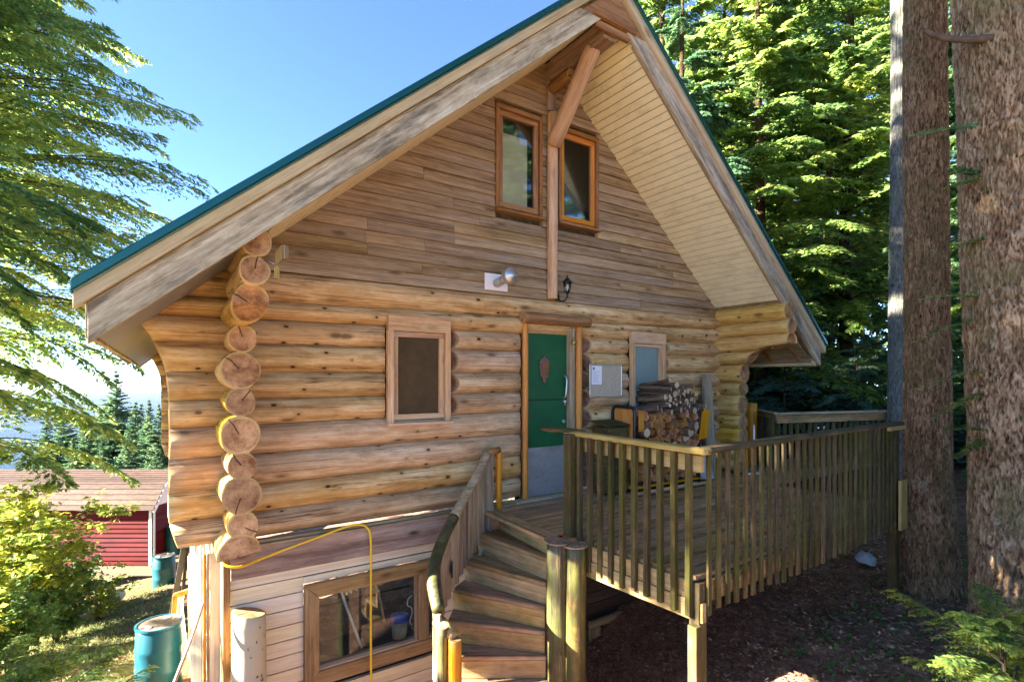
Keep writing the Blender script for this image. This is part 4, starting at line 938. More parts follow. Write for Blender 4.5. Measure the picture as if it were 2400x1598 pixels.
# tub in the lower window
tb = empty('food_tub', (2.13, .03, -1.22), 'clouded plastic tub with blue lid standing inside the lower window', 'tub')
lathe('tub_body', [(.075, 0), (.085, .17)], M['tub'], tb, (2.13, .075, -1.225), (0, 0, 1), 20); lathe('lid', [(.09, 0), (.092, .012), (.092, .045), (.08, .05)], M['blue_lid'], tb, (2.13, .075, -1.055), (0, 0, 1), 20)
tag(tube('white_string', [(2.235, .0, -.80), (2.19, .0, -.83), (2.185, .0, -.89), (2.225, .0, -.92), (2.235, .0, -.98), (2.21, .0, -1.06), (2.232, .0, -1.10)], .006, M['hose'], None, 6, sub=4), 'white looped string hanging inside the lower window frame', 'string')
for i, (a, b, m) in enumerate((((1.50, .12, -.50), (1.75, .12, -1.25), 'door_post'), ((1.83, .15, -.50), (2.0, .15, -1.1), 'x'))):
    pts = [a, ((a[0] + b[0]) / 2 - .02 + .03 * i, .13, (a[2] + b[2]) / 2 + .05), b]
    tag(tube('hanging_hose', pts, .014, M['hose'] if i == 0 else M['steel'], None, 6, sub=5), ['pale hose hanging in the left part of the lower window', 'thin grey pipe slanting behind the middle of the lower window'][i], 'hose')

# ------------------------------------------------------------------ firewood rack and wood
rk = empty('firewood_rack', (4.85, -.35, 0), 'firewood rack with orange board ends and a black tube frame', 'firewood rack')
def uframe(x, y0, y1, z1):
    r = .06
    return [(x, y0, .02), (x, y0, z1 - r), (x, y0 - r * .35, z1 - r * .25), (x, y0 - r, z1), (x, y1 + r, z1), (x, y1 + r * .35, z1 - r * .25), (x, y1, z1 - r), (x, y1, .02)]
tube('tube_frame', uframe(4.98, -.125, -.50, 1.075), .022, M['blackplastic'], rk, 10)
tube('tube_frame', uframe(6.25, -.125, -.50, .98), .022, M['blackplastic'], rk, 10)
board('tube_rail', (4.98, -.50, .12), (6.25, -.50, .12), .04, .04, M['blackplastic'], rk)
board('tube_rail', (4.98, -.125, .12), (6.25, -.125, .12), .04, .04, M['blackplastic'], rk)
board('end_board', (5.00, -.31, .30), (5.00, -.31, 1.045), .33, .02, M['cloth_orange'], rk, up=(0, 1, 0))
board('front_board', (5.03, -.525, .90), (5.12, -.525, .90), .26, .02, M['cloth_orange'], rk)
slab('side_board', [(6.17, -.56, .60), (6.33, -.57, .62), (6.40, -.56, 1.0), (6.26, -.55, 1.02)], .02, M['cloth_orange'], rk, xa=(0, 0, 1))
board('base_board', (4.95, -.32, .07), (6.3, -.32, .07), .03, .40, M['cloth_orange'], rk, up=(0, 0, 1))
rw = random.Random(21)
def firestick(x, z, y, r, yaw, pitch=0, L=.42, split=False):
    d = Vector((math.sin(yaw), -math.cos(yaw), pitch)).normalized(); c = Vector((x, y, z))
    nm = 'split_firewood' if split else 'round_firewood'
    seg_ = rw.choice((3, 3, 4, 4, 5)) if split else 10
    prof = [rw.uniform(.75, 1.3) for _ in range(seg_)] if split else [rw.uniform(.93, 1.05) for _ in range(seg_)]
    v = []; f = []; mi = []
    n_ = 2 if split else 4; bx, bz = rw.uniform(-.012, .012), rw.uniform(-.012, .012)
    for i in range(n_ + 1):
        t = i / n_
        for s in range(seg_):
            a = 2 * math.pi * (s + .5) / seg_ + (z * 37 + x * 53 if split else 0)
            v.append((-L / 2 + L * t, r * prof[s] * math.cos(a) + bx * math.sin(t * 3.1), r * prof[s] * math.sin(a) + bz * math.sin(t * 3.1)))
    for i in range(n_):
        for s in range(seg_): f.append((i * seg_ + s, (i + 1) * seg_ + s, (i + 1) * seg_ + (s + 1) % seg_, i * seg_ + (s + 1) % seg_)); mi.append(0)
    f.append(tuple(range(seg_))); mi.append(1); f.append(tuple(n_ * seg_ + s for s in range(seg_))[::-1]); mi.append(1)
    me = mesh(nm, v, f, [M['firewood_split'] if split else M['firewood_bark'], M['firewood_split'] if split else M['firewood_end']], False, mi)
    if not split: me.polygons.foreach_set('use_smooth', [m == 0 for m in mi])
    o = newobj(nm, me); place(o, c, d, (0, 0, 1)); return o
G1 = 'split firewood stacked in the rack'; G2 = 'round sticks heaped on top of the stacked firewood'; G3 = 'round sticks lying in the lower half of the firewood stack'
z = .15; row = 0
while z < .98:
    r = rw.uniform(.048, .062); x = 5.09 + rw.uniform(0, .03)
    while x < 6.20:
        rr_ = rw.uniform(.044, .070)
        sp = rw.random() < .93
        o = firestick(x + rr_, z + rw.uniform(-.012, .012), -.33 + rw.uniform(-.03, .03), rr_ * 1.05, rw.uniform(-.2, .2), rw.uniform(-.05, .05), rw.uniform(.36, .44), sp)
        tag(o, 'split brown firewood piece among many in the stacked rack' if sp else 'round bark-covered log end in the lower part of the firewood stack', 'firewood', G1 if sp else G3)
        x += rr_ * 1.85
    z += .098; row += 1
heap = [(5.40, 1.02, .05), (5.55, 1.04, .04), (5.70, 1.05, .045), (5.85, 1.05, .04), (6.02, 1.03, .05), (6.14, 1.05, .055), (5.47, 1.11, .045), (5.60, 1.12, .035), (5.72, 1.14, .035), (5.83, 1.14, .04), (5.95, 1.13, .038), (6.07, 1.14, .04),
        (5.38, 1.19, .05), (5.52, 1.20, .04), (5.66, 1.21, .04), (5.79, 1.22, .035), (5.92, 1.21, .04), (6.04, 1.22, .04), (6.15, 1.16, .035), (5.47, 1.28, .055), (5.62, 1.29, .045), (5.76, 1.29, .035), (5.55, 1.36, .045), (6.0, 1.29, .04), (5.30, 1.06, .05), (5.88, 1.28, .03)]
heap = [(5.76 + (x - 5.76) * (1.0 if z < 1.1 else .72 if z < 1.22 else .5), z, r * .85) for x, z, r in heap] + [(x + rw.uniform(-.06, .06), z + rw.uniform(.02, .05), r * rw.uniform(.45, .65)) for x, z, r in heap if x > 5.4]
for x, z, r in heap:
    o = firestick(x, z - .02, -.34 + rw.uniform(-.05, .03), r, rw.uniform(-.15, .55), rw.uniform(-.14, .16), rw.uniform(.34, .55))
    tag(o, 'thin round bark-covered stick heaped on top of the firewood', 'firewood', G2)
o = firestick(5.98, .80, -.50, .06, .15, 0, .3); tag(o, 'thick pale-ended round log jutting from the front of the firewood', 'firewood')
for i, (x, y, z, yaw, L) in enumerate(((5.3, -.62, .03, 1.3, .9), (5.6, -.66, .035, 1.5, 1.1), (5.9, -.63, .03, 1.42, .8), (5.5, -.70, .06, 1.58, .9))):
    o = board('kindling_strip', (x - L / 2, y, z), (x + L / 2, y - .1 * (1.5 - yaw), z), .025, .03, M['trim_pale'])
    tag(o, 'thin wooden strip lying on the deck below the firewood rack', 'kindling', 'strips of kindling under the firewood rack')
cb = empty('wooden_bin', (4.75, -.3, 0), 'low grey-green wooden bin between the door and the firewood rack', 'bin')
board('bin_front', (4.60, -.42, .43), (4.93, -.42, .43), .80, .02, M['railwood'], cb); board('bin_side', (4.59, -.42, .43), (4.59, -.16, .43), .80, .02, M['railwood'], cb)
board('bin_side', (4.94, -.42, .43), (4.94, -.16, .43), .80, .02, M['railwood'], cb); slab('bin_lid', [(4.57, -.45, .85), (4.96, -.45, .85), (4.96, -.14, .90), (4.57, -.14, .90)], .02, M['railwood'], cb)
mc = empty('metal_can', (4.62, -.55, 0), 'dented steel can on the deck beside the firewood rack', 'can')
lathe('can_body', [(.05, .50), (.055, .505), (.055, .60), (.048, .605)], M['steel'], mc, (4.62, -.50, 0), (0, 0, 1), 16); board('can_stand', (4.62, -.50, 0), (4.62, -.50, .50), .03, .03, M['black'], mc, up=(0, 1, 0))
tag(board('grey_plank', (6.90, -.24, -.0), (6.885, -.17, 1.50), .035, .205, M['greyboard'], None, up=(0, 1, 0)), 'wide grey plank standing upright in the right corner of the log wall', 'plank')
tag(board('black_bar', (6.68, -.30, 0), (6.68, -.20, 1.20), .025, .04, M['black'], None, up=(0, 1, 0)), 'black bar leaning left of the grey plank by the firewood', 'bar')
wp = empty('white_pole_stand', (7.54, -.5, 0), 'thin white pole on a flat foot beside the orange rail post', 'pole')
board('pole', (7.50, -.55, 0.02), (7.50, -.55, .74), .016, .016, M['hose'], wp, up=(0, 1, 0)); board('pole', (7.545, -.53, 0.02), (7.545, -.53, .68), .016, .016, M['hose'], wp, up=(0, 1, 0)); board('foot', (7.42, -.55, .01), (7.64, -.54, .01), .02, .10, M['hose'], wp)
slab_ = slab('white_sack', [(6.35, -.42, .02), (6.60, -.50, .02), (6.50, -.42, .40), (6.42, -.38, .42)], .05, M['bag'], None, bev=.015); tag(slab_, 'crumpled white sack on the deck right of the firewood', 'sack')

# ------------------------------------------------------------------ left side clutter
pn = [('leaning_panel', [(.262, .10, -.06), (.372, .07, -.06), (.372, .07, -2.72), (.345, .12, -2.72)], .02, 'cream', 'wide cream panel leaning at the left of the house corner', 'panel'),
      ('wood_strip', [(.376, .05, -.05), (.396, .05, -.05), (.396, .05, -2.7), (.376, .05, -2.7)], .03, 'trim_orange', 'narrow orange-brown strip between the two cream panels', 'strip'),
      ('pale_strip', [(.402, .04, -.05), (.420, .04, -.05), (.420, .04, -2.7), (.402, .04, -2.7)], .03, 'trim_pale', 'narrow pale strip beside the orange-brown strip', 'strip')]
for nm, p, t, m, lb, ct in pn: tag(slab(nm, p, t, M[m], None, xa=(0, 0, 1)), lb, ct)
wv = [(.426 + .004 * math.sin(i * 1.3) + .002 * math.sin(i * 3.1), .03, -.05 - i * 2.65 / 40) for i in range(41)]
tag(slab('wavy_panel', wv + [(.500, .03, -2.7), (.500, .03, -.05)], .02, M['cream'], None, xa=(0, 0, 1), bev=0), 'narrow cream panel with a wavy left edge against the house corner', 'panel')
tag(tube('stick', [(.365, -.10, -.40), (.28, -.2, -.62), (.05, -.42, -1.15), (-.13, -.62, -1.80)], .013, M['trim_pale'], None, 8, sub=3), 'thin pale stick leaning in front of the blue barrel', 'stick')
def barrel(loc, label, h=.92, r=.29):
    b = empty('blue_barrel', loc, label, 'barrel', 'blue plastic barrels left of the house')
    x, y, z = loc
    lathe('barrel_body', [(r * .93, 0), (r, .04), (r * 1.0, h * .30), (r * 1.035, h * .33), (r * 1.0, h * .36), (r, h * .62), (r * 1.035, h * .65), (r, h * .68), (r * .97, h - .05), (r * .93, h - .03)], M['barrel'], b, loc, (0, 0, 1), 40)
    lathe('rim', [(r * .93, 0), (r * 1.02, .004), (r * 1.02, .035), (r * .93, .04), (r * .90, .02)], M['barrel'], b, (x, y, z + h - .03), (0, 0, 1), 40, False)
    lathe('lid', [(r * .92, 0), (r * .9, .004)], M['barrel_top'], b, (x, y, z + h - .008), (0, 0, 1), 32, False)
    for a in (.9, 3.9): lathe('bung', [(.038, 0), (.036, .014), (.02, .016)], M['hose'], b, (x + r * .6 * math.cos(a), y + r * .6 * math.sin(a), z + h - .003), (0, 0, 1), 14)
barrel((.12, 4.1, -3.0), 'nearer blue plastic barrel with debris on its lid beside the house')
barrel((.38, 14.2, -4.88), 'farther blue barrel standing at the corner of the red shed', .98, .30)
barrel((.75, 17.2, -4.7), 'small blue drum inside the shed opening behind the far barrel', .95, .27)
sh_ = empty('orange_sawhorse', (.4, 4.7, -2.6), 'orange wooden bracket frame standing behind the nearer barrel', 'sawhorse')
board('leg', (.27, 4.74, -2.9), (.34, 4.70, -1.93), .07, .035, M['trim_orange'], sh_, up=(1, 0, 0)); board('cross_bar', (.33, 4.70, -1.94), (.56, 4.58, -1.86), .08, .035, M['trim_orange'], sh_); board('leg', (.55, 4.6, -2.9), (.52, 4.60, -1.92), .06, .035, M['trim_pale'], sh_, up=(1, 0, 0))
tag(tube('grey_pipe', [(.44, 4.78, -1.95), (.40, 4.79, -2.2), (.47, 4.80, -3.0)], [.03, .05, .06], M['steel'], None, 12, sub=3), 'short grey pipe below the orange bracket', 'pipe')
for i, (a, b) in enumerate((((.55, 6.75, -1.75), (.27, 6.6, -3.45)), ((.60, 6.9, -1.8), (.47, 6.7, -3.45)))):
    tag(board('dark_plank', a, b, .10 if i == 0 else .06, .03, M['asphalt_wood'], None, up=(1, 0, 0)), ['dark plank leaning steeply left of the house behind the barrels', 'second thinner dark plank leaning just right of the dark plank'][i], 'plank')
lo = log('fallen_log', (-1.02, 11.3, -4.0), (-.66, 12.6, -4.0), .15, .15, [M['birch'], M['end']], None, seed=71, seg=20); tag(lo, 'short pale log lying on the grass near the red shed', 'log')
lo.location.z = gz(-.85, 11.9) + .13

# ------------------------------------------------------------------ red shed
ca, sa = math.cos(R(-34.3)), math.sin(R(-34.3))
SB = Vector((.09, 16.63, -4.95))
def SH(u, v, z): return (SB.x + u * ca - v * sa * 1.0, SB.y + u * sa + v * ca, SB.z + z)   # u to the right along the front, v back
shed = empty('red_shed', SB, 'long red shed with a brown gambrel roof and white corner trim', 'shed')
Ls = 7.5; Hs = 2.0; Dp = 3.4
bd = .155; nrow = int(Hs / bd)
for i in range(nrow + 1):
    z0 = .12 + i * bd; z1 = min(z0 + bd, Hs + .1)
    if z1 - z0 < .03: continue
    slab('wall_board', [SH(-Ls, -.02, z0), SH(-.09, -.02, z0), SH(-.09, .008, z1), SH(-Ls, .008, z1)], .02, M['shed_red'], shed, xa=(ca, sa, 0))
    slab('end_wall_board', [SH(.02, .09, z0), SH(.02, .92, z0), SH(-.008, .92, z1), SH(-.008, .09, z1)], .02, M['shed_red'], shed, xa=(-sa, ca, 0))
    slab('end_wall_board', [SH(.02, 2.3, z0), SH(.02, Dp, z0), SH(-.008, Dp, z1), SH(-.008, 2.3, z1)], .02, M['shed_red'], shed, xa=(-sa, ca, 0))
slab('wall_core', [SH(-Ls, .05, 0), SH(-.1, .05, 0), SH(-.1, .05, Hs + .1), SH(-Ls, .05, Hs + .1)], .03, M['dark'], shed)
slab('back_wall', [SH(-Ls, Dp, 0), SH(0, Dp, 0), SH(0, Dp, Hs + .1), SH(-Ls, Dp, Hs + .1)], .03, M['shed_red'], shed)
slab('floor_skirt', [SH(-Ls, .0, -.25), SH(0, .0, -.25), SH(0, .0, .11), SH(-Ls, .0, .11)], .03, M['greyboard'], shed)
board('corner_trim', SH(-.04, -.035, .1), SH(-.04, -.035, Hs + .12), .09, .03, M['shed_white'], shed, up=(ca, sa, 0)); board('corner_trim', SH(.035, .04, .1), SH(.035, .04, Hs + .12), .03, .08, M['shed_white'], shed, up=(ca, sa, 0))
board('door_trim', SH(.03, .97, .1), SH(.03, .97, Hs + .3), .03, .09, M['shed_white'], shed, up=(ca, sa, 0))
prof = [(-.18, Hs - .02), (.45, Hs + .75), (Dp / 2, Hs + 1.05), (Dp - .45, Hs + .75), (Dp + .18, Hs - .02)]
for (v0, z0), (v1, z1) in zip(prof, prof[1:]):
    L = math.hypot(v1 - v0, z1 - z0); n_ = max(2, int(L / .17))
    for k in range(n_):
        a, b = k / n_, (k + 1) / n_; dz = .018
        va, za_, vb, zb_ = v0 + (v1 - v0) * a, z0 + (z1 - z0) * a, v0 + (v1 - v0) * b, z0 + (z1 - z0) * b
        if v1 > Dp / 2 + .01: P = [SH(-Ls, va, za_), SH(.14, va, za_), SH(.14, vb, zb_ + dz), SH(-Ls, vb, zb_ + dz)]
        else: P = [SH(-Ls, va, za_ + dz), SH(.14, va, za_ + dz), SH(.14, vb, zb_), SH(-Ls, vb, zb_)]
        slab('shingle_row', P, .022, M['shingle'], shed, xa=(ca, sa, 0), bev=0)
gp = [SH(.12, v, z - .03) for v, z in prof]
slab('gable_trim', [SH(.16, -.2, Hs - .05), SH(.16, .44, Hs + .74), SH(.16, .44, Hs + .56), SH(.16, -.1, Hs - .08)], .03, M['shed_white'], shed)
slab('gable_trim', [SH(.16, .44, Hs + .56), SH(.16, .44, Hs + .76), SH(.16, Dp / 2, Hs + 1.05), SH(.16, Dp / 2, Hs + .87)], .03, M['shed_white'], shed)
slab('gable_wall', [SH(0, 0, Hs), SH(0, .5, Hs + .7), SH(0, Dp / 2, Hs + 1.0), SH(0, Dp - .5, Hs + .7), SH(0, Dp, Hs)], .02, M['shed_white'], shed)
for i in range(3): board('inner_shelf', SH(-.1, 1.1, .5 + .5 * i), SH(-.1, 2.25, .5 + .5 * i), .03, .4, M['trim_brown'], shed, up=(0, 0, 1))
slab('inner_back', [SH(-1.0, .1, 0), SH(-1.0, Dp, 0), SH(-1.0, Dp, Hs), SH(-1.0, .1, Hs)], .02, M['dark'], shed)
# ------------------------------------------------------------------ tree trunks
def trunk_mesh(name, path, radii, mat, seg=72, step=.07, ridge=.022, nr=13, seed=0, zs=1.7):
    """path points (world), radii at them; real bark ridges displaced outwards"""
    P = np.array(path, float); d = np.r_[0, np.cumsum(np.linalg.norm(np.diff(P, axis=0), axis=1))]
    cut = min(7.2, d[-1]); s = np.r_[np.arange(0, cut, step), np.arange(cut, d[-1], .25)]; n_ = len(s)
    C = np.stack([np.interp(s, d, P[:, k]) for k in range(3)], 1); Rr = np.interp(s, d, radii)
    a = np.linspace(0, 2 * np.pi, seg, endpoint=False)
    A, Sg = np.meshgrid(a, s)
    ca_, sa_ = np.cos(A), np.sin(A)
    rad = Rr[:, None]
    # staggered bark plates: jittered cells, narrow and tall, wrapped round the stem
    NC_ = nr; hc = zs
    wx = (vn(ca_ * 2.2 + seed, sa_ * 2.2, Sg * 2.2) - .5) * 2.6 + (vn(ca_ * 7 + seed, sa_ * 7, Sg * 9) - .5) * 1.5 + (vn(ca_ * 24 + seed, sa_ * 24, Sg * 34) - .5) * .9
    wy = (vn(ca_ * 6 + seed + 3, sa_ * 6, Sg * 5) - .5) * 1.6 + (vn(ca_ * 20 + seed + 5, sa_ * 20, Sg * 20) - .5) * .7
    U = A / (2 * np.pi) * NC_ + wx; Vv = Sg / hc + wy
    iu = np.floor(U).astype(np.int64); iv = np.floor(Vv).astype(np.int64)
    F1 = np.full(U.shape, 9.); F2 = np.full(U.shape, 9.); ID = np.zeros(U.shape)
    for du in (-1, 0, 1):
        for dv in (-1, 0, 1):
            cu, cv = iu + du, iv + dv; cm = cu % NC_
            px = cu + .15 + .7 * hsh(cm, cv, seed + 1); py = cv + .15 + .7 * hsh(cm, cv, seed + 2)
            dd = np.hypot(px - U, py - Vv); idn = hsh(cm, cv, seed + 3)
            m = dd < F1; F2 = np.where(m, F1, np.minimum(F2, dd)); ID = np.where(m, idn, ID); F1 = np.where(m, dd, F1)
    edge = np.clip((F2 - F1) / .32, 0, 1) ** .7
    fine = vn(ca_ * 30, sa_ * 30, Sg * 26)
    f3 = vn(ca_ * 55, sa_ * 55, Sg * 60 + 4); f4 = vn(ca_ * 12 + 7, sa_ * 12, Sg * 8)
    rg = np.clip(edge * (.45 + .55 * ID) * .62 + .42 * (fine - .35) + .30 * (f3 - .4) + .25 * (f4 - .4), 0, 1)
    big = vn(ca_ * 1.1 + seed, sa_ * 1.1, Sg * .5) - .5
    rr = rad * (1 + .10 * big) + ridge * (rg - .5) * 2
    V = np.stack([C[:, None, 0] + rr * ca_, C[:, None, 1] + rr * sa_, np.broadcast_to(C[:, None, 2], rr.shape)], -1).reshape(-1, 3)
    i = np.arange(n_ - 1)[:, None] * seg; j = np.arange(seg)[None]
    F = np.stack([i + j, i + (j + 1) % seg, i + seg + (j + 1) % seg, i + seg + j], -1).reshape(-1, 4)
    me = npmesh(name, V - P[0], F, mat, attr=[('ridge', 'POINT', rg.ravel())], smooth=True); return me
def big_tree(name, path, radii, mat, label, **k):
    e = empty(name, path[0], label, 'tree')
    o = newobj('trunk', trunk_mesh('trunk', path, radii, mat, **k), e); return e

# ------------------------------------------------------------------ conifer sprays
def leaves_to_mesh(name, base, dirv, side, ln, wd, mat, rs, curl=0.0):
    n_ = len(base); tip = base + dirv * ln[:, None]; mid = base + dirv * (ln * .45)[:, None]
    if curl: tip[:, 2] -= ln * curl
    V = np.stack([base, mid + side * wd[:, None], tip, mid - side * wd[:, None]], 1).reshape(-1, 3)
    F = np.arange(n_ * 4).reshape(-1, 4)
    return npmesh(name, V, F, mat, attr=[('leaf', 'FACE', rs.rand(n_))])
def crown(name, mat, H0, H1, Rmax, nb, seed, twigs=16, nl=9, leaf=(.09, .016), droop=.35, shape=.75, wood_mat=None, spread=.42, sector=None, up0=.15, minlen=.25):
    rs = np.random.RandomState(seed)
    t = np.sort(rs.rand(nb)) ; h = H0 + (H1 - H0) * t
    az = rs.rand(nb) * 2 * np.pi if sector is None else sector[0] + (sector[1] - sector[0]) * rs.rand(nb)
    L = Rmax * np.maximum(minlen / Rmax, (1 - t) ** shape) * (.65 + .45 * rs.rand(nb))
    bd_ = np.stack([np.cos(az), np.sin(az)], 1)
    upk = up0 + .25 * rs.rand(nb) + t * .3; dr = droop * (.7 + .6 * rs.rand(nb))
    def pos(tt, b):    # tt (..), b index arrays
        l = L[b] * tt
        return np.stack([bd_[b, 0] * l, bd_[b, 1] * l, h[b] + L[b] * (upk[b] * tt - dr[b] * tt ** 2)], -1)
    T = twigs; bI = np.repeat(np.arange(nb), T * 2); tt = np.tile(np.repeat(np.linspace(.12, 1.0, T), 2), nb) + rs.uniform(-.02, .02, nb * T * 2)
    sd_ = np.tile([1, -1], nb * T)
    P0 = pos(tt, bI); tl = L[bI] * spread * (1.08 - tt * .85) * (.6 + .6 * rs.rand(len(bI))); tl = np.maximum(tl, .1)
    ang = az[bI] + sd_ * (R(58) - .45 * tt) + rs.uniform(-.2, .2, len(bI))
    slope = (upk[bI] - 2 * dr[bI] * tt) * .6 - .12 - .25 * rs.rand(len(bI))
    TD = np.stack([np.cos(ang), np.sin(ang), slope], 1); TD /= np.linalg.norm(TD, axis=1)[:, None]
    K = nl; q = np.repeat(np.arange(len(bI)), K * 2); u = np.tile(np.repeat((np.arange(K) + .5) / K, 2), len(bI)) + rs.uniform(-.03, .03, len(q)); s2 = np.tile([1, -1], len(bI) * K)
    B = P0[q] + TD[q] * (tl[q] * u)[:, None]; B[:, 2] -= .18 * tl[q] * u ** 2
    hz = np.stack([-TD[q, 1], TD[q, 0], np.zeros(len(q))], 1); hz /= np.linalg.norm(hz, axis=1)[:, None] + 1e-6
    D = TD[q] * .75 + hz * s2[:, None] * .65 + rs.normal(0, .16, (len(q), 3)); D[:, 2] -= .1; D /= np.linalg.norm(D, axis=1)[:, None]
    nrm = rs.normal(0, .45, (len(q), 3)); nrm[:, 2] += 1.0
    sdv = np.cross(D, nrm); sdv /= np.linalg.norm(sdv, axis=1)[:, None] + 1e-6
    lf_ = np.clip(L[bI][q] / (.4 * Rmax), .3, 1); ln = lf_ * leaf[0] * (.7 + .6 * rs.rand(len(q))) * np.clip(1.25 - u * .5, .5, 1.3); wd = lf_ * leaf[1] * (.7 + .6 * rs.rand(len(q)))
    me = leaves_to_mesh(name, B, D, sdv, ln, wd, mat, rs)
    # branch wood
    S_ = 6; v = []; f = []
    bb = np.repeat(np.arange(nb), S_ + 1); ts = np.tile(np.linspace(0, 1, S_ + 1), nb); C = pos(ts, bb); rad = (.006 + L[bb] * .009) * (1.05 - ts)
    perp = np.stack([-bd_[bb, 1], bd_[bb, 0], np.zeros(len(bb))], 1)
    V = np.stack([C + perp * rad[:, None], C + np.array([0, 0, 1]) * rad[:, None], C - perp * rad[:, None]], 1).reshape(-1, 3)
    i0 = (np.arange(nb)[:, None] * (S_ + 1) + np.arange(S_)[None]).ravel() * 3
    F = np.concatenate([np.stack([i0 + a, i0 + (a + 1) % 3, i0 + 3 + (a + 1) % 3, i0 + 3 + a], 1) for a in range(3)])
    wm = npmesh(name + '_branches', V, F, M['twigbark'])
    return me, wm
def stem(name, H, r, mat, seed=0, z0=-1.0):
    seg_ = 10; n_ = 24; z = np.linspace(z0, H, n_); a = np.linspace(0, 2 * np.pi, seg_, endpoint=False)
    rr = r * np.clip(1 - (z - z0) / (H - z0), .04, 1) ** .8
    V = np.stack([rr[:, None] * np.cos(a) + .12 * np.sin(z * .5 + seed)[:, None] * r * 3, rr[:, None] * np.sin(a) + 0 * z[:, None], np.broadcast_to(z[:, None], (n_, seg_))], -1).reshape(-1, 3)
    i = np.arange(n_ - 1)[:, None] * seg_; j = np.arange(seg_)[None]
    F = np.stack([i + j, i + (j + 1) % seg_, i + seg_ + (j + 1) % seg_, i + seg_ + j], -1).reshape(-1, 4)
    return npmesh(name, V, F, mat, smooth=True)
def tree(name, loc, label, cr, st_, sc=1.0, rz=0.0, cat='tree', group=None, szz=1.0, sink=.3):
    x, y = loc[0], loc[1]; z = (gz(x, y) - sink) if len(loc) == 2 else loc[2]
    e = empty(name, (x, y, z), label, cat, group); e.rotation_euler.z = rz
    for nm, me in (('crown', cr[0]), ('branches', cr[1]), ('trunk', st_)):
        if me is None: continue
        o = newobj(nm, me, e); o.scale = (sc, sc, sc * szz)
        if nm == 'branches': o['kind'] = 'stuff'
    return e
# big trunks on the right
big_tree('hemlock_tree', [(6.85, -3.70, -1.3), (6.82, -3.65, -.7), (6.79, -3.60, 1.0), (6.73, -3.51, 4.0), (6.6, -3.3, 9), (6.5, -3.2, 14)], [.47, .375, .335, .305, .27, .20], M['bark'],
         'massive rough-barked tree trunk at the right edge with a bare branch stub', seg=300, step=.020, ridge=.017, nr=50, seed=2, zs=.17)
hk = bpy.data.objects['hemlock_tree']
tube('branch_stub', [(6.55, -3.62, 4.60), (6.33, -3.43, 4.57), (6.12, -3.24, 4.62), (6.02, -3.15, 4.70)], [.034, .03, .026, .02], M['twigbark'], hk, 10, sub=4)
big_tree('hemlock_tree', [(7.50, -2.74, -1.4), (7.47, -2.73, -.8), (7.45, -2.72, .4), (7.44, -2.71, 4), (7.46, -2.66, 9), (7.4, -2.6, 14)], [.42, .29, .232, .212, .18, .14], M['bark_red'],
         'tall brown tree trunk standing at the far end of the deck railing', seg=210, step=.022, ridge=.013, nr=38, seed=5, zs=.15)
big_tree('grey_tree', [(10.42, -1.40, -1.4), (10.46, -1.39, 1.5), (10.52, -1.39, 6), (10.6, -1.3, 13)], [.23, .19, .165, .12], M['bark_grey'],
         'slimmer pale grey trunk just left of the brown trunk behind the deck', seg=110, step=.04, ridge=.008, nr=24, seed=8, zs=.12)
big_tree('dark_tree', [(10.6, -2.6, -1.4), (10.6, -2.6, 4), (10.6, -2.6, 12)], [.24, .2, .14], M['bark'],
         'dark trunk in the gap between the two largest trunks', seg=80, step=.06, ridge=.008, nr=22, seed=9, zs=.12)

# near-left hemlock, finely built
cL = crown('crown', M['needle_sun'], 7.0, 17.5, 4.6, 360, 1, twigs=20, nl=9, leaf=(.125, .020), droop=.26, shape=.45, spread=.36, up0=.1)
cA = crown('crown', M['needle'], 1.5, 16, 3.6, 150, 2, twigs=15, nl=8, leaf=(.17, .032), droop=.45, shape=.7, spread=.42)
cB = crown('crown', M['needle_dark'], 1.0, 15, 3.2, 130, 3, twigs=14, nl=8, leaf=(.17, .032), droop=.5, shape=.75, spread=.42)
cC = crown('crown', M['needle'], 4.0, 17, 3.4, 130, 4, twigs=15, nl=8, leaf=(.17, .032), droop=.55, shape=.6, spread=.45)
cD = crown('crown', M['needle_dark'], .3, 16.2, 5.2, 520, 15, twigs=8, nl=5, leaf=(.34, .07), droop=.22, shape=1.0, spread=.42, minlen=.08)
cH = crown('crown', M['needle'], 12.3, 23, 3.4, 200, 16, twigs=14, nl=8, leaf=(.17, .034), droop=.45, shape=.5, spread=.45)  # for the added shade trees; starts high so sun still reaches the front ground
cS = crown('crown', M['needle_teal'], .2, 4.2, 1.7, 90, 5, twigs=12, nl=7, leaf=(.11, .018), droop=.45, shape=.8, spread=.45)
s1 = stem('trunk', 17.2, .26, M['bark'], 1); s2 = stem('trunk', 16.3, .20, M['bark'], 2); s3 = stem('trunk', 4.3, .05, M['bark'], 3, z0=-.3)
tree('hemlock_tree', (-3.35, 8.8), 'large sunlit hemlock filling the upper left beside the house', cL, s1, 1.0, 0.3)
tree('hemlock_tree', (-4.5, 5.0), 'hemlock cut by the left edge nearest the camera', cC, s2, 1.15, 1.3)
tree('hemlock_tree', (-4.2, 14.0), 'hemlock standing behind the large sunlit one on the left', cC, s2, 1.3, 2.2)
for x, y, c_, s_, rz, lb in ((-8.0, 2.5, cH, 1.0, 2.0, 'unseen hemlock added left of the stairs to shade the big trunks'), (-9.6, 5.4, cH, 1.0, 3.0, 'second unseen hemlock added farther left to shade the big trunks'), (-10.5, .5, cH, 1.0, 4.4, 'third unseen hemlock added at the far left to shade the big trunks')):  # added out of view to keep direct sun off the right-hand trunks
    tree('forest_hemlock', (x, y), lb, c_, s2, s_, rz, 'tree', 'unseen hemlocks added at the left as sun blockers')
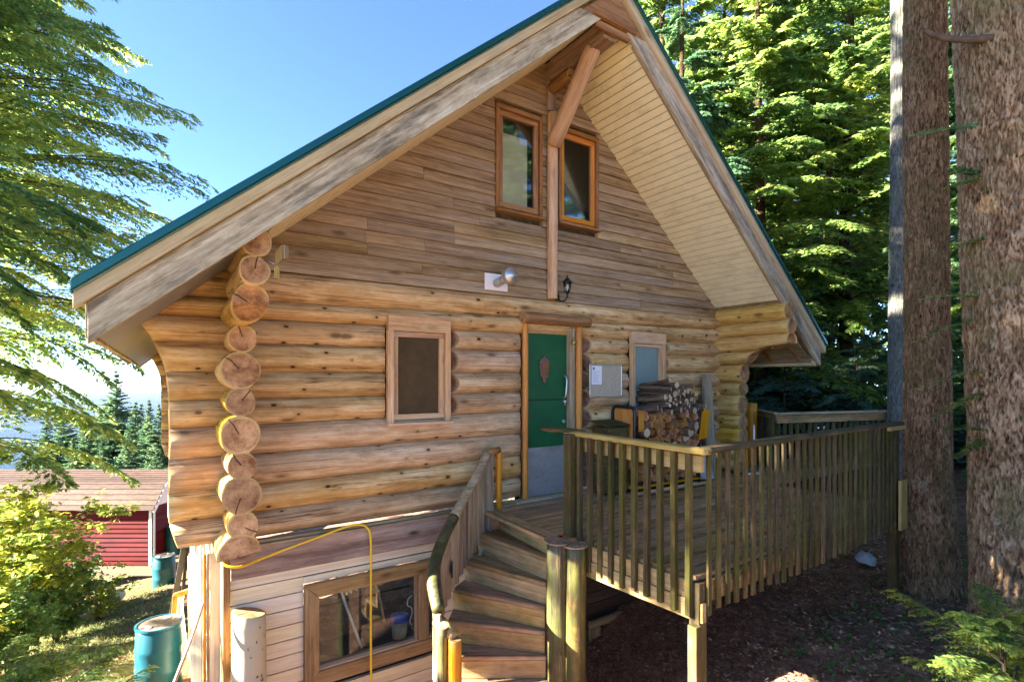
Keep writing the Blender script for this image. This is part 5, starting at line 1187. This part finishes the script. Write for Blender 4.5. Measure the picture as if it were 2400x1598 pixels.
FT = [(11.3, 4.4, cA, 1.0, .2, 'hemlock right behind the roof peak of the house'), (9.9, 2.6, cB, .8, 1.1, 'bushy dark hemlock just right of the right-hand eave'),
      (16.1, 5.7, cC, 1.05, 2.0, 'tall hemlock above the lower end of the right roof slope'), (12.6, 2.4, cA, .95, 3.0, 'yellow-green hemlock between the eave and the grey trunk'),
      (19.9, 5.6, cB, 1.15, 4.0, 'dark hemlock deep in the forest behind the yellow-green one'), (15.0, 1.4, cA, 1.0, 5.0, 'hemlock close behind the grey trunk'),
      (18.8, 3.6, cC, 1.1, 5.6, 'second row hemlock behind the grey trunk'), (21.5, 10.5, cA, 1.2, .9, 'far hemlock seen over the middle of the right roof slope'),
      (28.0, 12.0, cB, 1.4, 1.7, 'farthest dark hemlock on the right hillside'), (28.8, 9.2, cC, 1.4, 2.7, 'far hemlock between the two rows on the right'), (29.3, 5.0, cA, 1.4, 3.3, 'far hemlock behind the brown trunk'),
      (15.1, -1.2, cB, .95, 3.9, 'dark hemlock seen between the brown and the massive trunks'), (26.5, 0.0, cC, 1.3, 4.8, 'far hemlock behind the massive trunk at the right edge'), (15.5, 11.0, cC, 1.1, 5.3, 'hemlock behind the house peak with its trunk showing against the sky'),
      (12.3, -3.9, cA, .9, 2.5, 'hemlock half hidden by the massive trunk at the right edge'), (23, 2.0, cB, 1.2, .4, 'dark hemlock in the third row behind the grey trunk')]
for x, y, c_, s_, rz, lb in FT: tree('forest_hemlock', (x, y, -1.2 + .04 * (x - 9)), lb, c_, s2, s_, rz, 'tree', 'hemlocks of the forest behind the deck')
for x, y, s_, rz, lb in ((11.5, -17, 1.3, 0, 'hemlock behind the viewpoint mirrored at the left side of the left upper window'), (15, -16.5, 1.35, 2, 'hemlock behind the viewpoint mirrored in the left upper window'), (18.2, -14.5, 1.3, 4, 'hemlock behind the viewpoint mirrored in the right upper window'), (13.5, -21, 1.4, 1, 'farther hemlock behind the viewpoint between the mirrored ones'), (21, -12, 1.3, 5, 'hemlock behind the viewpoint mirrored at the right side of the right upper window')):
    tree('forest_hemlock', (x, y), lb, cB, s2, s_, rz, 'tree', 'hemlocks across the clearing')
US = [(9.8, 1.6, .75, 0, 'young dark hemlock under the right eave behind the orange post'), (11.0, 0.9, .9, 1, 'young hemlock behind the rear deck railing'), (11.4, -.3, .8, 2, 'young hemlock just left of the grey trunk base'),
      (12.6, 1.2, 1.1, 3, 'young hemlock behind the middle of the rear railing'), (13.4, -.9, 1.0, 4, 'young hemlock behind the foot of the grey trunk'), (10.6, 2.8, 1.0, 5, 'young hemlock between the house side and the rear railing'), (14.2, 2.8, 1.3, .6, 'taller young hemlock deep behind the rear railing'), (13.0, -2.4, .9, 1.6, 'young hemlock in the gap between the two largest trunks')]
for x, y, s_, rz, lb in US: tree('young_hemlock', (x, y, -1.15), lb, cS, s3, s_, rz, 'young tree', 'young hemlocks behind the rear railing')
DC = [(-5.0, 44.3, -.7, 'small conifer at the far left of the distant row'), (-3.3, 37, -1.1, 'short conifer left of the tallest distant one'), (-2.15, 47.2, 1.45, 'tallest pointed conifer standing against the sea'), (-.75, 39, -.6, 'slim conifer just right of the tallest distant one'),
      (0.0, 36, -.35, 'conifer close to the house edge in the distant row'), (.45, 31, -.4, 'distant conifer touching the house edge'), (-3.8, 58, -2.3, 'farthest conifer behind the distant row'), (-5.4, 39.7, -1.5, 'conifer behind the shrubs at far left'), (-.9, 29.4, -1.7, 'lower conifer above the shed roof ridge'), (-.6, 55.8, -1.5, 'conifer tip behind the slim one'),
      (-2.1, 31.5, -2.0, 'low conifer above the middle of the shed roof'), (-3.2, 30, -1.9, 'low conifer above the left part of the shed roof'), (.3, 26.5, -2.2, 'low conifer by the shed gable end')]
for x, y, top, lb in DC:
    z = gz(x, y) - .5; hgt = top - z; k = hgt / 16.0
    e = empty('distant_conifer', (x, y, z), lb, 'tree', 'conifers below the horizon by the sea'); e.rotation_euler.z = x * 3
    wfac = 1.15 if top > 1 else (.85, 1.1, .95)[int(abs(x * 7)) % 3]
    for nm, me in (('crown', cD[0]), ('branches', cD[1]), ('trunk', s2)): o = newobj(nm, me, e); o.scale = (k * wfac, k * wfac, k * 1.04)

# ------------------------------------------------------------------ broad-leaved shrubs
def shrub(name, H_, Rr, n_stem, n_leaf, seed, leaf=.07, mat=None, flat=.6):
    rs = np.random.RandomState(seed); V = []; Fw = []; B = []; D = []
    stems = []
    for i in range(n_stem):
        a = rs.rand() * 6.28; rr = Rr * (.3 + .7 * rs.rand()); hh_ = H_ * (.5 + .5 * rs.rand()); t = np.linspace(0, 1, 9)
        p = np.stack([np.cos(a) * rr * t ** 1.5 + .05 * np.sin(t * 9 + i), np.sin(a) * rr * t ** 1.5 + .05 * np.cos(t * 8 + i), hh_ * (t * 1.25 - .25 * t ** 2)], 1); stems.append(p)
        for j in range(6):      # side twigs
            k = rs.randint(2, 8); b = rs.rand() * 6.28; l = Rr * (.25 + .45 * rs.rand()); tt = t
            q = p[k] + np.stack([np.cos(b) * l * tt, np.sin(b) * l * tt, l * .35 * tt - .3 * l * tt ** 2], 1); stems.append(q)
    for p in stems:
        base = len(V); r0 = .012 if abs(p[0, 2]) < .01 else .005
        for k, c in enumerate(p):
            r_ = r0 * (1.1 - k / 9)
            V += [c + (r_, 0, 0), c + (-r_ * .5, r_ * .86, 0), c + (-r_ * .5, -r_ * .86, 0)]
        for k in range(8):
            for a in range(3): Fw.append((base + k * 3 + a, base + k * 3 + (a + 1) % 3, base + k * 3 + 3 + (a + 1) % 3, base + k * 3 + 3 + a))
    si = rs.randint(0, len(stems), n_leaf); ti = rs.uniform(2.5, 8, n_leaf); k0 = ti.astype(int).clip(0, 7); u = ti - k0
    SA = np.array(stems); B = SA[si, k0] * (1 - u)[:, None] + SA[si, k0 + 1] * u[:, None] + rs.normal(0, .035, (n_leaf, 3))
    D = rs.normal(0, 1, (n_leaf, 3)); D[:, 2] *= .35; D /= np.linalg.norm(D, axis=1)[:, None]
    nr_ = rs.normal(0, .5, (n_leaf, 3)); nr_[:, 2] += 1.1; sdv = np.cross(D, nr_); sdv /= np.linalg.norm(sdv, axis=1)[:, None]
    ln = leaf * (.6 + .8 * rs.rand(n_leaf)); wd = ln * .33
    return leaves_to_mesh(name, B, D, sdv, ln, wd, mat, rs, .1), npmesh('stems', np.array(V), np.array(Fw), M['twigbark'])
h1 = shrub('foliage', 3.6, 1.5, 16, 5200, 1, .13, M['leaf_yellow']); h2 = shrub('foliage', 2.0, 1.1, 20, 6000, 2, .085, M['leaf_green']); h3 = shrub('foliage', 1.2, .7, 14, 2600, 3, .07, M['leaf_yellow'])
def bush(loc, label, m, sc, rz, cat='shrub'):
    x, y = loc; e = empty('leafy_shrub', (x, y, gz(x, y) - .05), label, cat, 'leafy shrubs at the left of the path'); e.rotation_euler.z = rz
    for nm, me in (('foliage', m[0]), ('stems', m[1])): o = newobj(nm, me, e); o.scale = (sc, sc, sc)
bush((-1.95, 9.6), 'tall yellow-leaved shrub in front of the red shed', h1, 1.05, 0)
bush((-2.6, 8.0), 'yellow-leaved shrub at the left edge beside the path', h1, .8, 2)
bush((-1.6, 9.4), 'dense green bush at the foot of the yellow shrub', h2, .85, 1); bush((-2.0, 7.6), 'green bush low at the left edge', h2, .95, 3)
bush((-1.0, 11.0), 'small bush beside the fallen pale log', h3, 1.1, 2); bush((-2.7, 6.2), 'small sunlit bush nearest the camera at the left', h3, 1.4, 4)
bush((-2.15, 11.6), 'tall green bush standing before the left part of the shed wall', h2, 1.2, 5)
bush((-3.4, 12.5), 'tall yellow shrub behind the others at far left', h1, 1.2, 4)
for x, y, s_, lb in ((-.6, 25.0, 1.0, 'yellow bush behind the shed gable end'), (-2.6, 24.5, 1.1, 'yellow bush behind the middle of the shed')):
    e = empty('leafy_shrub', (x, y, -6.4), lb, 'shrub', 'bushes behind the shed')
    for nm, me in (('foliage', h1[0]), ('stems', h1[1])): o = newobj(nm, me, e); o.scale = (s_, s_, s_)
for x, y, s_, rz, lb in ((9.6, 3.6, 1.5, 0, 'tall yellow-leaved maple beside the right roof slope'), (13.5, 6.8, 2.6, 2, 'tall yellow-leaved maple behind the roof edge'), (17.5, 4.5, 2.2, 3, 'yellow-leaved maple deep in the right forest')):
    e = empty('vine_maple', (x, y, -1.0), lb, 'tree'); e.rotation_euler.z = rz
    for nm, me in (('foliage', h1[0]), ('stems', h1[1])): o = newobj(nm, me, e); o.scale = (s_, s_, s_ * 1.1)
# low hemlock sprays close by
cF = crown('crown', M['needle'], .05, 1.0, .95, 26, 12, twigs=20, nl=12, leaf=(.034, .006), droop=.25, shape=.5, spread=.42, up0=.3)
sF = stem('trunk', 1.05, .014, M['bark'], 4, z0=-.2)
tree('hemlock_seedling', (4.72, -4.02, -1.12), 'bright feathery hemlock seedling at the bottom right corner', cF, sF, 1.0, .4, 'seedling')
tree('hemlock_seedling', (5.15, -4.15, -1.15), 'second hemlock seedling behind the corner one at the foot of the massive trunk', cF, sF, .9, 2.4, 'seedling')
tree('hemlock_seedling', (-.75, 2.1, gz(-.75, 2.1) - .1), 'low hemlock seedling on the slope at the lower left', cF, sF, 1.15, 1.0, 'seedling')
tree('hemlock_seedling', (-1.15, 1.9, gz(-1.15, 1.9) - .1), 'hemlock seedling at the bottom left corner', cF, sF, 1.25, 3.0, 'seedling')
# little live twigs on the two big trunks
def twig(root, d, L, seed, parent):
    rs = np.random.RandomState(seed); K = 34; d = np.array(d, float); d /= np.linalg.norm(d); t = np.repeat((np.arange(K) + .5) / K, 2); s = np.tile([1, -1], K)
    B = np.array(root)[None] * 0 + d[None] * (L * t)[:, None]; B[:, 2] -= .15 * L * t ** 2; hz = np.cross(d, (0, 0, 1)); hz /= np.linalg.norm(hz)
    D = d[None] * .6 + hz[None] * s[:, None] * .8 + rs.normal(0, .12, (2 * K, 3)); D /= np.linalg.norm(D, axis=1)[:, None]
    nr_ = rs.normal(0, .4, (2 * K, 3)); nr_[:, 2] += 1; sv_ = np.cross(D, nr_); sv_ /= np.linalg.norm(sv_, axis=1)[:, None]
    o = newobj('live_twig', leaves_to_mesh('live_twig', B, D, sv_, .10 * (1.1 - t * .6) * (.7 + .5 * rs.rand(2 * K)), .012 + 0 * t, M['needle'], rs), parent)
    o.location = parent.matrix_basis.inverted() @ Vector(root)
for (r_, d_, L_) in (((6.46, -3.45, 3.80), (-.75, .6, .02), .62), ((6.47, -3.44, 3.35), (-.7, .5, .25), .3), ((6.47, -3.44, 3.3), (-.75, .5, -.1), .35), ((6.50, -3.45, 2.2), (-.75, .6, .1), .55), ((6.50, -3.45, 2.0), (-.7, .7, -.25), .6), ((6.50, -3.46, 1.5), (-.75, .6, -.15), .6), ((6.5, -3.46, 1.3), (-.7, .6, -.4), .5), ((6.5, -3.48, .95), (-.8, .6, .1), .35), ((6.5, -3.48, .85), (-.7, .5, -.4), .3), ((6.52, -3.48, 2.75), (-.8, .5, -.2), .3)):
    twig(r_, d_, L_, int(L_ * 100 + r_[2] * 10), hk)

# ------------------------------------------------------------------ air
def haze_box():
    n = N('haze_air')
    v = n.n('ShaderNodeVolumePrincipled'); v.inputs['Color'].default_value = (0.86, 0.92, 1.0, 1); v.inputs['Density'].default_value = HAZE; v.inputs['Anisotropy'].default_value = 0.2
    n.t.links.new(v.outputs[0], n.out.inputs['Volume'])
    X, Y, A, B = 15000, 15000, -291.5, 34
    vs = [(x, y, z) for z in (A, B) for x, y in ((-X, -Y), (X, -Y), (X, Y), (-X, Y))]
    o = newobj('haze', mesh('haze', vs, [(3, 2, 1, 0), (4, 5, 6, 7), (0, 1, 5, 4), (1, 2, 6, 5), (2, 3, 7, 6), (3, 0, 4, 7)], n.m))
    tag(o, 'pale sea air that softens the far water', 'haze', kind='stuff')
HAZE = 1.0e-5
haze_box()
S.cycles.volume_bounces = 1
# ------------------------------------------------------------------ ground cover
def scatter(name, n_, box, ln, wd, mat, seed, upright=0.0, weight=None, kind='stuff', zo=.012):
    rs = np.random.RandomState(seed); x = rs.uniform(box[0], box[1], n_); y = rs.uniform(box[2], box[3], n_)
    if weight is not None: k = rs.rand(n_) < weight(x, y); x, y = x[k], y[k]
    n_ = len(x)
    near_ = np.exp(-((x - 2) ** 2 + (y - 4) ** 2) / 900)
    z = H(x, y) + near_ * (0.12 * (vn(x * 0.9, y * 0.9, 0) - 0.5) + 0.06 * (vn(x * 3.1, y * 3.1, 5) - 0.5) + 0.03 * (vn(x * 9, y * 9, 9) - 0.5)) + zo
    B = np.stack([x, y, z], 1); a = rs.rand(n_) * 6.28
    D = np.stack([np.cos(a), np.sin(a), upright * (.5 + rs.rand(n_)) + rs.normal(0, .15, n_)], 1); D /= np.linalg.norm(D, axis=1)[:, None]
    nr_ = rs.normal(0, .3, (n_, 3)); nr_[:, 2] += 1; sv_ = np.cross(D, nr_); sv_ /= np.linalg.norm(sv_, axis=1)[:, None] + 1e-6
    l = ln * (.5 + rs.rand(n_)); me = leaves_to_mesh(name, B, D, sv_, l, wd * (.6 + .8 * rs.rand(n_)), mat, rs)
    o = newobj(name, me); return o
gw = lambda x, y: np.clip(vn(x * .8, y * .8, 3) * 2.4 - .75, 0.05, 1)
tag(scatter('grass', 60000, (-6, .45, -1.5, 14), .10, .006, M['grass'], 1, 1.2, gw), 'patchy grass and moss on the slope left of the house', 'grass', kind='stuff')
tag(scatter('ground_plants', 9000, (-6, .3, 0, 13), .06, .02, M['leaf_green'], 2, .3, lambda x, y: np.clip(vn(x * 1.1, y * 1.1, 7) * 2 - .8, 0, 1)), 'small leafy ground plants on the left slope', 'ground cover', kind='stuff')
tag(scatter('fallen_leaves', 24000, (3.0, 9.5, -5.0, 0.5), .045, .013, M['litter'], 3, .1), 'brown leaf litter scattered on the soil below the deck', 'leaf litter', kind='stuff')
tag(scatter('dry_debris', 9000, (-6, .4, -1, 16), .06, .012, M['litter'], 4, .1), 'dry leaves and twigs on the path at the left', 'leaf litter', kind='stuff')
tag(scatter('twigs', 1500, (3.0, 9.5, -5.0, 0.5), .16, .006, M['twigbark'], 6, .05, zo=.02), 'small fallen twigs on the soil below the deck', 'twigs', kind='stuff')
tag(scatter('small_weeds', 1400, (5.0, 9.5, -5.0, -2.2), .07, .02, M['leaf_green'], 7, .8), 'small green weeds on the soil by the big trunks', 'weeds', kind='stuff')
def undergrowth():
    rs = np.random.RandomState(31); n_ = 60000
    x = rs.uniform(11, 34, n_); y = rs.uniform(-6, 16, n_); u = rs.rand(n_) ** 1.3
    hh_ = 1.0 + 2.8 * vn(x * .35, y * .35, 2) + .05 * (x - 11)
    k = (vn(x * .9, y * .9, u * 3 + 8) > .42) & (np.hypot(x - 10.5, y + 1.4) > 2.2); x, y, u, hh_ = x[k], y[k], u[k], hh_[k]; n_ = len(x)
    B = np.stack([x, y, -1.1 + .04 * (x - 9) + hh_ * u], 1); D = rs.normal(0, 1, (n_, 3)); D[:, 2] *= .4; D /= np.linalg.norm(D, axis=1)[:, None]
    nr_ = rs.normal(0, .5, (n_, 3)); nr_[:, 2] += 1; sv_ = np.cross(D, nr_); sv_ /= np.linalg.norm(sv_, axis=1)[:, None]
    o = newobj('undergrowth', leaves_to_mesh('undergrowth', B, D, sv_, .22 * (.5 + rs.rand(n_)), .06 * (.6 + .8 * rs.rand(n_)), M['leaf_green'], rs))
    tag(o, 'leafy undergrowth covering the forest floor behind the deck', 'undergrowth', kind='stuff')
undergrowth()
# a few single finds on the soil
def big_leaf(x, y, s_, rz, m, label, cat='leaf'):
    pts = [(-.5, 0), (-.25, .32), (.1, .42), (.4, .25), (.5, 0), (.35, -.3), (0, -.4), (-.3, -.28)]
    z0 = gz(x, y) + .03; v = [(px * s_, py * s_, .012 * math.sin(px * 5) + .01) for px, py in pts] + [(0, 0, .0)]
    me = mesh('fallen_leaf', v, [(i, (i + 1) % 8, 8) for i in range(8)], m); o = newobj('fallen_leaf', me); o.location = (x, y, z0); o.rotation_euler = (.1, .1, rz); tag(o, label, cat)
M['leafpale'] = plain('pale_leaf', (0.45, 0.36, 0.16), 0.8, var=0.2); M['leafyel'] = plain('yellow_leaf', (0.55, 0.45, 0.06), 0.7, var=0.2)
big_leaf(5.33, -2.95, .17, .3, M['leafpale'], 'large pale dry leaf on the dark soil near the hemlock seedling'); big_leaf(4.72, -3.0, .16, 1.9, M['leafpale'], 'crumpled grey-tan leaf lying at the bottom of the soil'); big_leaf(4.85, -3.12, .08, 1, M['leafyel'], 'small yellow leaf beside the crumpled grey-tan leaf')
rb = np.random.RandomState(4); bv = []; bf = []
for j in range(6):
    for i in range(12):
        a = 2 * math.pi * i / 12; h_ = j / 5; r_ = (1 - h_ ** 2.2) * .5 + .02
        bv.append((.34 * r_ * math.cos(a) * 1.3 + rb.normal(0, .012), .16 * r_ * math.sin(a) * 1.4 + rb.normal(0, .012), .10 * h_ + rb.normal(0, .006)))
for j in range(5):
    for i in range(12): bf.append((j * 12 + i, j * 12 + (i + 1) % 12, (j + 1) * 12 + (i + 1) % 12, (j + 1) * 12 + i))
bf.append(tuple(60 + i for i in range(12)))
bg_ = newobj('plastic_bag', mesh('plastic_bag', bv, bf, M['bag'], True)); bg_.location = (7.78, -1.95, gz(7.78, -1.95) + .03); bg_.rotation_euler.z = .6; tag(bg_, 'white plastic bag lying on the soil beyond the front railing', 'bag')
